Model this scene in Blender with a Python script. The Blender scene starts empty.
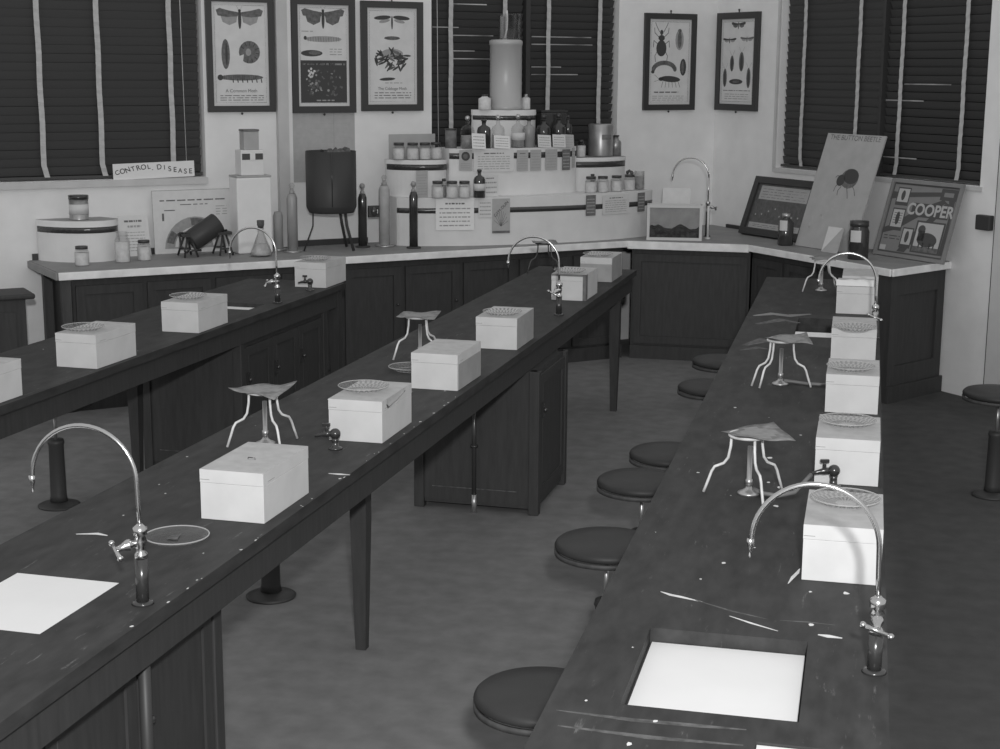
import bpy, bmesh, math, random
from mathutils import Vector, Matrix
random.seed(7)
PI = math.pi
SC = bpy.context.scene
COL = SC.collection

# ------------------------------------------------------------------ camera, light, exposure
cam_d = bpy.data.cameras.new('camera'); cam = bpy.data.objects.new('camera', cam_d); COL.objects.link(cam)
cr = Vector((0.97215, 0.23427, 0.00586)); cu = Vector((-0.05148, 0.18910, 0.98061)); cf = Vector((-0.22862, 0.95360, -0.19589))
cam.matrix_world = Matrix(((cr.x, cu.x, -cf.x, 0.0), (cr.y, cu.y, -cf.y, 0.0), (cr.z, cu.z, -cf.z, 2.33), (0, 0, 0, 1)))
cam_d.sensor_fit = 'HORIZONTAL'; cam_d.sensor_width = 36.0; cam_d.lens = 55.15
cam_d.clip_start = 0.05; cam_d.clip_end = 100
SC.camera = cam
vs = SC.view_settings
vs.view_transform = 'Standard'; vs.look = 'None'; vs.gamma = 1.0; vs.use_curve_mapping = False
vs.exposure = 0.0
SC.display_settings.display_device = 'sRGB'
world = bpy.data.worlds.new('world'); SC.world = world; world.use_nodes = True
world.node_tree.nodes['Background'].inputs[0].default_value = (1, 1, 1, 1)
world.node_tree.nodes['Background'].inputs[1].default_value = 0.56
fl_d = bpy.data.lights.new('flash', 'POINT'); fl_d.energy = 1120; fl_d.shadow_soft_size = 0.10
fl_o = bpy.data.objects.new('flash', fl_d); fl_o.location = (0.30, -0.60, 2.96); COL.objects.link(fl_o)

# ------------------------------------------------------------------ materials (the photograph is black and white)
def mat(name, g, rough=0.6, noise=0.0, scale=8.0, metal=0.0, stretch=(1, 1, 1), spec=0.5, g2=None, bump=0.0, detail=4.0):
    m = bpy.data.materials.new(name); m.use_nodes = True
    nt = m.node_tree; b = nt.nodes['Principled BSDF']
    b.inputs['Base Color'].default_value = (g, g, g, 1); b.inputs['Roughness'].default_value = rough
    b.inputs['Metallic'].default_value = metal; b.inputs['Specular IOR Level'].default_value = spec
    if noise or bump:
        tc = nt.nodes.new('ShaderNodeTexCoord'); mp = nt.nodes.new('ShaderNodeMapping')
        mp.inputs['Scale'].default_value = stretch
        nz = nt.nodes.new('ShaderNodeTexNoise'); nz.inputs['Scale'].default_value = scale; nz.inputs['Detail'].default_value = detail
        nt.links.new(tc.outputs['Object'], mp.inputs[0]); nt.links.new(mp.outputs[0], nz.inputs['Vector'])
        rp = nt.nodes.new('ShaderNodeValToRGB')
        lo = max(0, g * (1 - noise)); hi = g2 if g2 is not None else g * (1 + noise)
        rp.color_ramp.elements[0].color = (lo, lo, lo, 1); rp.color_ramp.elements[1].color = (hi, hi, hi, 1)
        rp.color_ramp.elements[0].position = 0.3; rp.color_ramp.elements[1].position = 0.7
        nt.links.new(nz.outputs['Fac'], rp.inputs[0]); nt.links.new(rp.outputs[0], b.inputs['Base Color'])
        if bump:
            bp = nt.nodes.new('ShaderNodeBump'); bp.inputs['Strength'].default_value = bump; bp.inputs['Distance'].default_value = 0.01
            nt.links.new(nz.outputs['Fac'], bp.inputs['Height']); nt.links.new(bp.outputs[0], b.inputs['Normal'])
    return m

def glass(name, tint=0.9, gloss=0.25, rough=0.05, milk=0.0):
    m = bpy.data.materials.new(name); m.use_nodes = True; nt = m.node_tree; nt.nodes.clear()
    o = nt.nodes.new('ShaderNodeOutputMaterial'); mx = nt.nodes.new('ShaderNodeMixShader')
    t = nt.nodes.new('ShaderNodeBsdfTransparent'); t.inputs[0].default_value = (tint, tint, tint, 1)
    g = nt.nodes.new('ShaderNodeBsdfGlossy'); g.inputs['Roughness'].default_value = rough; g.inputs[0].default_value = (0.9, 0.9, 0.9, 1)
    lw = nt.nodes.new('ShaderNodeLayerWeight'); lw.inputs[0].default_value = gloss
    mt = nt.nodes.new('ShaderNodeMath'); mt.operation = 'MULTIPLY'; mt.inputs[1].default_value = 0.55
    nt.links.new(lw.outputs['Facing'], mt.inputs[0]); nt.links.new(mt.outputs[0], mx.inputs[0]); nt.links.new(t.outputs[0], mx.inputs[1]); nt.links.new(g.outputs[0], mx.inputs[2])
    if milk:
        df = nt.nodes.new('ShaderNodeBsdfDiffuse'); df.inputs[0].default_value = (0.8, 0.8, 0.8, 1); m2 = nt.nodes.new('ShaderNodeMixShader'); m2.inputs[0].default_value = milk
        nt.links.new(mx.outputs[0], m2.inputs[1]); nt.links.new(df.outputs[0], m2.inputs[2]); nt.links.new(m2.outputs[0], o.inputs[0])
    else: nt.links.new(mx.outputs[0], o.inputs[0])
    return m

M = {}
M['wall'] = mat('wall_plaster', 0.80, 0.9, 0.05, 5.0, bump=0.15)
M['wall_shade'] = mat('wall_trim_paint', 0.52, 0.8, 0.06, 6.0)
M['wall_trim'] = mat('window_sill_paint', 0.55, 0.7, 0.08, 6.0)
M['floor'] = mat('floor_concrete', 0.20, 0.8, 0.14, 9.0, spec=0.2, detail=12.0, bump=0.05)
M['top'] = mat('stained_bench_top', 0.042, 0.6, 0.25, 22.0, spec=0.2, detail=12.0, g2=0.055, stretch=(1.0, .35, 1.0))
M['wood'] = mat('dark_wood', 0.045, 0.6, 0.15, 12.0, stretch=(4, 4, 0.5), spec=0.35)
M['wood_mid'] = mat('brown_wood', 0.065, 0.6, 0.2, 12.0, stretch=(4, 4, 0.5), spec=0.35)
M['bench_top'] = mat('grey_worktop', 0.27, 0.6, 0.1, 6.0, spec=0.3)
M['bench_edge'] = mat('pale_worktop_edge', 0.84, 0.6, 0.12, 10.0)
M['black'] = mat('black_paint', 0.045, 0.5, spec=0.4)
M['blind'] = mat('dark_blind_slat', 0.062, 0.5, spec=0.3)
M['blind_shine'] = mat('painted_slat_glint', 0.30, 0.3, 0.8, 3.0, spec=0.6)  # glints on the slats, put into a paler colour
M['pane'] = mat('night_window_pane', 0.03, 0.1, spec=0.5)
M['tape'] = mat('blind_ladder_tape', 0.48, 0.9, 0.08, 30.0)
M['box'] = mat('cream_painted_box', 0.64, 0.6, 0.06, 9.0, detail=6.0)
M['lid'] = mat('scuffed_shaded_lid', 0.47, 0.6, 0.10, 22.0, detail=6.0)  # lid tops: shade of grazing light put into a darker base colour
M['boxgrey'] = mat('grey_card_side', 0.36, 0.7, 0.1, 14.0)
M['line'] = mat('pencil_line', 0.22, 0.8)
M['sheet'] = mat('white_sheet', 0.76, 0.7, 0.02, 6.0)
M['card'] = mat('grey_cardboard', 0.72, 0.8, 0.04, 8.0)
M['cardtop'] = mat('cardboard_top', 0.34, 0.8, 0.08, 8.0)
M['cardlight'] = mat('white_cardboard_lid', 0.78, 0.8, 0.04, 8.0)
M['ribbon'] = mat('satin_ribbon', 0.045, 0.25, spec=0.8)
M['metal'] = mat('chrome', 0.62, 0.22, metal=1.0)
M['dullmetal'] = mat('galvanised_metal', 0.50, 0.35, 0.12, 10.0, metal=0.8)
M['wire'] = mat('pale_painted_iron', 0.66, 0.4, 0.25, 20.0, spec=0.6)
M['darkmetal'] = mat('blackened_brass', 0.05, 0.22, metal=0.3, spec=0.8)
M['gauze'] = mat('wire_gauze', 0.20, 0.6, 0.4, 35.0)
M['gauze_patch'] = mat('asbestos_patch', 0.27, 0.9, 0.15, 30.0)
M['rubber'] = mat('rubber_hose', 0.16, 0.5)
M['glass'] = glass('pressed_glass', 0.98, 0.08, 0.15, 0.05)
M['glass_rib'] = glass('pressed_glass_rib', 0.55, 0.10, 0.15, 0.14)
M['glass_rim'] = glass('pressed_glass_rim', 0.8, 0.3, 0.1, 0.30)
M['clear'] = glass('clear_glass', 0.93, 0.2, 0.03)
M['powder'] = mat('pale_powder', 0.66, 0.9, 0.12, 30.0)
M['cap'] = mat('dark_screw_cap', 0.045, 0.35, spec=0.6)
M['paper'] = mat('printed_paper', 0.66, 0.85, 0.04, 20.0)
M['paper_w'] = mat('white_notice_paper', 0.80, 0.85, 0.03, 20.0)
M['paper_g'] = mat('grey_leaflet', 0.42, 0.85, 0.06, 20.0)
M['paper_d'] = mat('dark_leaflet', 0.17, 0.8, 0.25, 25.0)
M['print'] = mat('chart_print', 0.66, 0.8, 0.05, 14.0)
M['ink'] = mat('black_ink', 0.055, 0.7)
M['ink2'] = mat('grey_ink', 0.13, 0.7, 0.35, 40.0)
M['ink3'] = mat('pale_ink', 0.33, 0.8, 0.1, 40.0)
M['frame'] = mat('black_picture_frame', 0.042, 0.4, spec=0.5)
M['mount'] = mat('white_mount', 0.62, 0.8)
M['liquid'] = mat('dark_liquid', 0.04, 0.12, spec=0.7)
M['label'] = mat('paper_label', 0.62, 0.8)
M['tin'] = mat('worn_tin', 0.36, 0.35, 0.15, 12.0, metal=0.6)
M['greycan'] = mat('grey_enamel', 0.45, 0.35, 0.05, 9.0, stretch=(1, 1, 0.3), spec=0.6)
M['tube'] = mat('grey_filled_tube', 0.30, 0.4, 0.08, 12.0, spec=0.6)
M['chip'] = mat('white_paint_chip', 0.72, 0.7, 0.1, 40.0)
M['smear'] = mat('pale_dried_smear', 0.10, 0.7, 0.5, 40.0)
M['leather'] = mat('dark_stool_seat', 0.038, 0.5, 0.1, 10.0, spec=0.25)
M['soil'] = mat('dark_soil', 0.07, 0.9, 0.6, 30.0)
M['sand'] = mat('pale_cage_backing', 0.42, 0.9, 0.12, 14.0)
M['darkiron'] = mat('dark_iron', 0.07, 0.5)
M['porcelain'] = mat('white_porcelain', 0.72, 0.35)
M['door'] = mat('door_paint', 0.62, 0.6, 0.05, 5.0)
M['boardgrey'] = mat('grey_painted_board', 0.40, 0.7, 0.07, 10.0)
M['signgrey'] = mat('sign_ground', 0.22, 0.5, 0.05, 8.0)
M['signpale'] = mat('sign_pale_letter', 0.46, 0.5)
M['signdark'] = mat('sign_dark', 0.075, 0.5)
M['case'] = mat('display_case_ground', 0.10, 0.4, 0.25, 30.0, spec=0.5)
M['cork'] = mat('dark_cork', 0.10, 0.9, 0.3, 40.0)

def scuffs(m, thr=0.62, col=0.13, sc=(9.0, 3.0, 1.0), scale=9.0):
    # worn pale scratches in the stain
    nt = m.node_tree; b = nt.nodes['Principled BSDF']; src = b.inputs['Base Color'].links[0].from_socket
    tc = nt.nodes.new('ShaderNodeTexCoord'); acc = None
    for k, (rot, st, th) in enumerate(((.3, (14, 1.6, 1), thr), (-1.2, (12, 2.2, 1), thr+.02), (0.0, (1.3, 1.3, 1), .50))):
        mp = nt.nodes.new('ShaderNodeMapping'); mp.inputs['Rotation'].default_value = (0, 0, rot); mp.inputs['Scale'].default_value = st; mp.inputs['Location'].default_value = (k*3.1, k*1.7, 0)
        nz = nt.nodes.new('ShaderNodeTexNoise'); nz.inputs['Scale'].default_value = 4.0; nz.inputs['Detail'].default_value = 8.0; nz.inputs['Roughness'].default_value = .65
        nt.links.new(tc.outputs['Object'], mp.inputs[0]); nt.links.new(mp.outputs[0], nz.inputs['Vector'])
        mr = nt.nodes.new('ShaderNodeMapRange'); mr.inputs[1].default_value = th; mr.inputs[2].default_value = th+.07
        nt.links.new(nz.outputs['Fac'], mr.inputs[0])
        if acc is None: acc = mr.outputs[0]
        else:
            mm = nt.nodes.new('ShaderNodeMath'); mm.operation = 'MAXIMUM' if k == 1 else 'MULTIPLY'
            nt.links.new(acc, mm.inputs[0]); nt.links.new(mr.outputs[0], mm.inputs[1]); acc = mm.outputs[0]
    mx = nt.nodes.new('ShaderNodeMix'); mx.data_type = 'RGBA'; mx.inputs['B'].default_value = (col, col, col, 1)
    nt.links.new(acc, mx.inputs['Factor']); nt.links.new(src, mx.inputs['A']); nt.links.new(mx.outputs['Result'], b.inputs['Base Color'])
scuffs(M['top'])
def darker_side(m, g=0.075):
    # the base colour darkens towards the door side of the right table
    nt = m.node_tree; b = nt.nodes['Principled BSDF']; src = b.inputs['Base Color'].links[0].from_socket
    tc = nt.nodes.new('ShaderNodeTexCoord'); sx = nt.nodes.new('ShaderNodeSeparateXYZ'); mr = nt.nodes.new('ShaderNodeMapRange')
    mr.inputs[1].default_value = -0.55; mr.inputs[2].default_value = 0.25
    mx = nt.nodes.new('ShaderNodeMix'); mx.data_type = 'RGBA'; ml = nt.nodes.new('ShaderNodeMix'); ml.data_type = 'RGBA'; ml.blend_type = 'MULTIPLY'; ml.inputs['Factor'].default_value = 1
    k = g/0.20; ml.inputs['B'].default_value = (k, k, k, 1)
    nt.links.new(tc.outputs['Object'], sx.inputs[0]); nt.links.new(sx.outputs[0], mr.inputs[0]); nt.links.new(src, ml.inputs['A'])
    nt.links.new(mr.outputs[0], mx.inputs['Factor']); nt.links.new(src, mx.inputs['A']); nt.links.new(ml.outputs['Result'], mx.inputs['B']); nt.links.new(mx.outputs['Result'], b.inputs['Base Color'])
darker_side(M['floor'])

# ------------------------------------------------------------------ mesh builder
class MB:
    def __init__(s): s.bm = bmesh.new(); s.mats = []
    def mi(s, m):
        if m not in s.mats: s.mats.append(m)
        return s.mats.index(m)
    def face(s, vs_, m, smooth=False):
        try: f = s.bm.faces.new(vs_)
        except ValueError: return None
        f.material_index = s.mi(m); f.smooth = smooth; return f
    def box(s, x0, x1, y0, y1, z0, z1, m, T=None):
        P = [(x, y, z) for z in (z0, z1) for y in (y0, y1) for x in (x0, x1)]
        v = [s.bm.verts.new((T @ Vector(p)) if T else p) for p in P]
        for q in ((0, 2, 3, 1), (4, 5, 7, 6), (0, 1, 5, 4), (2, 6, 7, 3), (0, 4, 6, 2), (1, 3, 7, 5)):
            s.face([v[i] for i in q], m)
        return s
    def prism(s, pts, z0, z1, m, T=None, mside=None, smooth=False):
        # pts counter-clockwise in xy
        a = [s.bm.verts.new((T @ Vector((p[0], p[1], z0))) if T else (p[0], p[1], z0)) for p in pts]
        b = [s.bm.verts.new((T @ Vector((p[0], p[1], z1))) if T else (p[0], p[1], z1)) for p in pts]
        s.face(a[::-1], m); s.face(b, m)
        n = len(pts)
        for i in range(n): s.face([a[i], a[(i+1) % n], b[(i+1) % n], b[i]], mside or m, smooth)
        return s
    def lathe(s, prof, m, c=(0, 0, 0), seg=24, T=None, ribs=0, ribamp=0.0):
        # prof: list of (r, z) or (r, z, material)
        rings = []
        for p in prof:
            r, z = p[0], p[1]
            if r < 1e-6: vv = [s.bm.verts.new(_t(T, (c[0], c[1], c[2] + z)))]
            else:
                vv = []
                for i in range(seg):
                    a = 2*PI*i/seg; rr = r * (1 + ribamp * (i % 2)) if ribs else r
                    vv.append(s.bm.verts.new(_t(T, (c[0] + rr*math.cos(a), c[1] + rr*math.sin(a), c[2] + z))))
            rings.append(vv)
        for k in range(len(prof) - 1):
            A_, B_ = rings[k], rings[k+1]; mm = prof[k+1][2] if len(prof[k+1]) > 2 else m
            if len(A_) == 1 and len(B_) == 1: continue
            for i in range(seg):
                j = (i+1) % seg
                if len(A_) == 1: s.face([A_[0], B_[j], B_[i]], mm, True)
                elif len(B_) == 1: s.face([A_[i], A_[j], B_[0]], mm, True)
                else: s.face([A_[i], A_[j], B_[j], B_[i]], mm, True)
        return s
    def cyl(s, c, r, h, m, seg=24, T=None):
        return s.lathe([(0, 0), (r, 0), (r, h), (0, h)], m, c, seg, T)
    def ball(s, c, r, m, seg=14, T=None, sz=1.0):
        n = 8
        return s.lathe([(max(0, r*math.sin(PI*k/n)) if 0 < k < n else 0, -r*sz*math.cos(PI*k/n)) for k in range(n+1)], m, c, seg, T)
    def tube(s, pts, r, m, seg=8, caps=True):
        pts = [Vector(p) for p in pts]; rings = []; n = len(pts)
        rr = r if isinstance(r, (list, tuple)) else [r]*n
        up = None
        for i, p in enumerate(pts):
            t = (pts[min(i+1, n-1)] - pts[max(i-1, 0)]).normalized()
            if up is None:
                up = Vector((0, 0, 1)) if abs(t.z) < 0.9 else Vector((0, 1, 0))
            x = t.cross(up)
            if x.length < 1e-4: x = t.cross(Vector((1, 0.3, 0)))
            x.normalize(); y = x.cross(t).normalized(); up = y
            rings.append([s.bm.verts.new(p + rr[i]*(math.cos(2*PI*k/seg)*x + math.sin(2*PI*k/seg)*y)) for k in range(seg)])
        for i in range(n-1):
            for k in range(seg):
                s.face([rings[i][k], rings[i][(k+1) % seg], rings[i+1][(k+1) % seg], rings[i+1][k]], m, True)
        if caps: s.face(rings[0][::-1], m); s.face(rings[-1], m)
        return s
    def build(s, name, parent=None, loc=None, rz=0.0, bevel=0.0, kind=None):
        bmesh.ops.recalc_face_normals(s.bm, faces=s.bm.faces)
        me = bpy.data.meshes.new(name); s.bm.to_mesh(me); s.bm.free()
        for m in s.mats: me.materials.append(M[m])
        o = bpy.data.objects.new(name, me); COL.objects.link(o)
        if parent: o.parent = parent
        if loc is not None: o.location = loc
        o.rotation_euler = (0, 0, rz)
        if bevel:
            b = o.modifiers.new('bevel', 'BEVEL'); b.width = bevel; b.segments = 2; b.limit_method = 'ANGLE'; b.angle_limit = 0.9
        if kind: o['kind'] = kind
        return o
def _t(T, p):
    p = Vector(p); return (T @ p) if T else p

def tag(o, label, cat, group=None, kind=None):
    o['label'] = label; o['category'] = cat
    if group: o['group'] = group
    if kind: o['kind'] = kind
    return o
def thing(name, label, cat, loc=(0, 0, 0), rz=0.0, group=None):
    o = bpy.data.objects.new(name, None); COL.objects.link(o); o.empty_display_size = 0.05
    o.location = loc; o.rotation_euler = (0, 0, rz)
    return tag(o, label, cat, group)
def dup(root, loc, rz, label, group=None):
    def cp(o, par):
        c = o.copy(); COL.objects.link(c); c.parent = par
        for ch in kids(o): cp(ch, c)
        return c
    r = cp(root, None); r.location = loc; r.rotation_euler = (0, 0, rz); r['label'] = label
    if group: r['group'] = group
    return r
KID = {}
def kids(o): return [c for c in bpy.data.objects if c.parent is o]

# ------------------------------------------------------------------ frames of the place
# tables run along +Y; the two room walls meet at the corner C and run at 42 and -48 degrees
C = Vector((-1.3677, 13.7729, 0)); AL = math.radians(42.0); AR = math.radians(-48.0)
Adir = Vector((math.cos(AL), math.sin(AL), 0)); nL = Vector((-math.sin(AL), math.cos(AL), 0))
Bdir = Vector((math.cos(AR), math.sin(AR), 0)); nR = Vector((-math.sin(AR), math.cos(AR), 0))
def WL(s, off, z): return C - Adir*s - nL*off + Vector((0, 0, z))      # s metres left of the corner, off metres out from the left wall
def WR(t, off, z): return C + Bdir*t - nR*off + Vector((0, 0, z))
HT, HB = 0.93, 0.97
HB0 = HB + 0.0005; HT0 = HT + 0.0005

# ------------------------------------------------------------------ room shell
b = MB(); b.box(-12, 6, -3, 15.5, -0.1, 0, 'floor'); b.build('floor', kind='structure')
WH = 3.6
def wall(name, org, ang, x0, x1, opens):
    # local x along the wall, y into the wall; openings (xa, xb, za, zb)
    b = MB(); xs = x0
    for xa, xb, za, zb in opens:
        b.box(xs, xa, 0, 0.22, 0, WH, 'wall'); b.box(xa, xb, 0, 0.22, 0, za, 'wall'); b.box(xa, xb, 0, 0.22, zb, WH, 'wall'); xs = xb
    b.box(xs, x1, 0, 0.22, 0, WH, 'wall')
    return b.build(name, loc=org, rz=ang, kind='structure')
W1 = (-7.2, -4.645, 1.525, 3.3); W2 = (-2.775, -1.02, 1.58, 3.3); W3 = (0.885, 3.175, 1.53, 3.3)
wall('wall_left', C, AL, -9.0, 0.0, [W1, W2])
wall('wall_right', C, AR, 0.0, 7.0, [W3])

def window(n, org, ang, W, name):
    xa, xb, za, zb = W
    b = MB(); b.box(xa, xb, 0.17, 0.185, za, zb, 'pane')
    w = b.build(name, loc=org, rz=ang, kind='structure')
    f = MB(); t = 0.05
    for x0, x1, z0, z1 in ((xa, xa+t, za, zb), (xb-t, xb, za, zb), (xa, xb, za, za+t), (xa, xb, zb-t, zb)):
        f.box(x0, x1, 0.14, 0.169, z0, z1, 'black')
    f.build('window_frame', parent=w)
    return w
window(1, C, AL, W1, 'window_1'); window(2, C, AL, W2, 'window_2'); window(3, C, AR, W3, 'window_3')
# sills
b = MB(); b.box(-7.25, -4.64, -0.03, 0.13, 1.475, 1.523, 'wall_trim'); b.build('trim_1', loc=C, rz=AL, kind='structure')
b = MB(); b.box(-2.80, -1.0, -0.015, 0.13, 1.545, 1.578, 'wall_trim'); b.build('trim_2', loc=C, rz=AL, kind='structure')
b = MB(); b.box(0.85, 3.2, -0.015, 0.13, 1.495, 1.528, 'wall_trim'); b.build('trim_3', loc=C, rz=AR, kind='structure')
# pipe chase on the left wall
b = MB(); b.box(-4.085, -4.0, -0.05, -0.0005, 0.975, WH, 'wall_shade'); b.build('trim_4', loc=C, rz=AL, kind='structure')
b = MB(); b.box(-4.0, -3.96, -0.02, -0.0005, 0.975, WH, 'wall'); b.build('trim_5', loc=C, rz=AL, kind='structure')
b = MB(); b.box(0.855, 0.88, -0.02, -0.0005, 1.53, WH, 'wall_trim'); b.build('trim_6', loc=C, rz=AR, kind='structure')
b = MB(); b.box(-9.0, -5.97, -0.02, -0.0005, 0.0, 0.12, 'wood'); b.build('baseboard_left', loc=C, rz=AL, kind='structure')
# door with its rim lock keeper
b = MB(); b.box(3.35, 4.3, -0.012, -0.0005, 0.01, 2.2, 'door'); b.box(3.335, 3.347, -0.004, -0.0005, 0.0, 2.2, 'ink')
d1 = b.build('door_1', loc=C, rz=AR, kind='structure')
b = MB(); b.box(3.20, 3.33, -0.05, -0.0005, 1.23, 1.335, 'black'); b.box(3.185, 3.2, -0.035, -0.0005, 1.24, 1.325, 'darkmetal')
b.build('lock_keeper', parent=d1, bevel=0.006)

# ------------------------------------------------------------------ venetian blinds
def blind(org, ang, xa, xb, z0, tapes, label, glint_bands=(), tilt=68, seed=1, cord=None):
    r = random.Random(seed)
    loc = org + (Adir if ang == AL else Bdir) * ((xa+xb)/2)
    cx = (xa+xb)/2
    o = thing('venetian_blind', label, 'blind', loc, ang, 'dark venetian blinds')
    sp = 0.061; n = int((3.25 - z0)/sp)
    b = MB()
    for k in range(n):
        z = z0 + 0.06 + k*sp; a = math.radians(-tilt + r.uniform(-.8, .8)); sm_ = 'blind'
        for (g0, g1, da) in glint_bands:
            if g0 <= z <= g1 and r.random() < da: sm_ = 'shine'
        hw = 0.031; dy = hw*math.cos(a); dz = hw*math.sin(a)
        e = r.uniform(-.0015, .0015)
        vs_ = [b.bm.verts.new(p) for p in ((xa-cx+.01, 0.06-dy, z-dz), (xb-cx-.01, 0.06-dy, z-dz+e), (xb-cx-.01, 0.06+dy, z+dz+e), (xa-cx+.01, 0.06+dy, z+dz),
               (xa-cx+.01, 0.0575-dy, z-dz+.0015), (xb-cx-.01, 0.0575-dy, z-dz+e+.0015), (xb-cx-.01, 0.0575+dy, z+dz+e+.0015), (xa-cx+.01, 0.0575+dy, z+dz+.0015))]
        for q in ((0, 1, 2, 3), (7, 6, 5, 4), (0, 4, 5, 1), (2, 6, 7, 3), (0, 3, 7, 4), (1, 5, 6, 2)): b.face([vs_[i] for i in q], 'blind')
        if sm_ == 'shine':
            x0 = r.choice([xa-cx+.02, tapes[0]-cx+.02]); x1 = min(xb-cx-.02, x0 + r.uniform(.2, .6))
            b.box(x0, x1, 0.0595-dy*1.0-.004, 0.0595-dy*1.0-.001, z-dz-.0045, z-dz+.0045, 'blind_shine')  # pale strip laid on the slat as a painted glint
    b.build('slats', parent=o)
    b = MB(); b.box(xa-cx+.005, xb-cx-.005, 0.035, 0.085, z0+.005, z0+0.025, 'blind'); b.build('bottom_rail', parent=o)
    b = MB(); b.box(xa-cx+.005, xb-cx-.005, 0.03, 0.09, 3.25, 3.295, 'blind'); b.build('head_rail', parent=o)
    for tx in tapes:
        b = MB(); N = 60; w = 0.019
        ptsz = [z0 + 0.02 + (3.2-z0)*i/N for i in range(N+1)]
        prev = None
        for i, z in enumerate(ptsz):
            y = 0.0255 + 0.002*math.sin(i*2.2); x = tx - cx + 0.002*math.sin(i*0.35 + seed)
            if i < 3: x += 0.006*(3-i)*(1 if seed % 2 else -1)
            cur = [b.bm.verts.new((x-w, y, z)), b.bm.verts.new((x+w, y, z)), b.bm.verts.new((x+w, y+.002, z)), b.bm.verts.new((x-w, y+.002, z))]
            if prev:
                for q in range(4): b.face([prev[q], prev[(q+1) % 4], cur[(q+1) % 4], cur[q]], 'tape')
            prev = cur
        b.build('ladder_tape', parent=o)
    if cord is not None:
        b = MB(); b.tube([(cord-cx, 0.015, 3.2), (cord-cx+.004, 0.012, 2.4), (cord-cx+.012, 0.012, 1.62)], 0.003, 'tape', 6)
        b.build('pull_cord', parent=o)
    return o
blind(C, AL, -7.19, -4.655, 1.53, [-6.75, -5.82, -5.405, -4.88], 'wide dark venetian blind above the hatbox with pale vertical tapes', seed=3, cord=-4.80, tilt=74)
blind(C, AL, -2.765, -1.91, 1.585, [-2.59, -2.10], 'dark venetian blind behind the tall grey can, left of the two above the tiers', glint_bands=((2.35, 2.9, .6),), seed=4, cord=-2.72, tilt=66)
blind(C, AL, -1.86, -1.03, 1.585, [-1.69, -1.193], 'dark venetian blind right of the tall grey can, thin glints painted on its slats', glint_bands=((2.2, 2.62, .9),), seed=5, tilt=66)
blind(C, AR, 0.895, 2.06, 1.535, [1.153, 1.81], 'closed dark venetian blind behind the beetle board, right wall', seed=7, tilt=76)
blind(C, AR, 2.10, 3.165, 1.535, [2.288, 2.93], 'dark venetian blind above the pictorial sign, painted glints on slats by the tapes', glint_bands=((1.5, 2.4, .35),), seed=8, tilt=66)
b = MB(); b.box(-1.905, -1.865, 0.02, 0.13, 1.58, 3.3, 'black'); b.build('trim_7', loc=C, rz=AL, kind='structure')
b = MB(); b.box(2.065, 2.095, 0.02, 0.13, 1.53, 3.3, 'black'); b.build('trim_8', loc=C, rz=AR, kind='structure')

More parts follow.
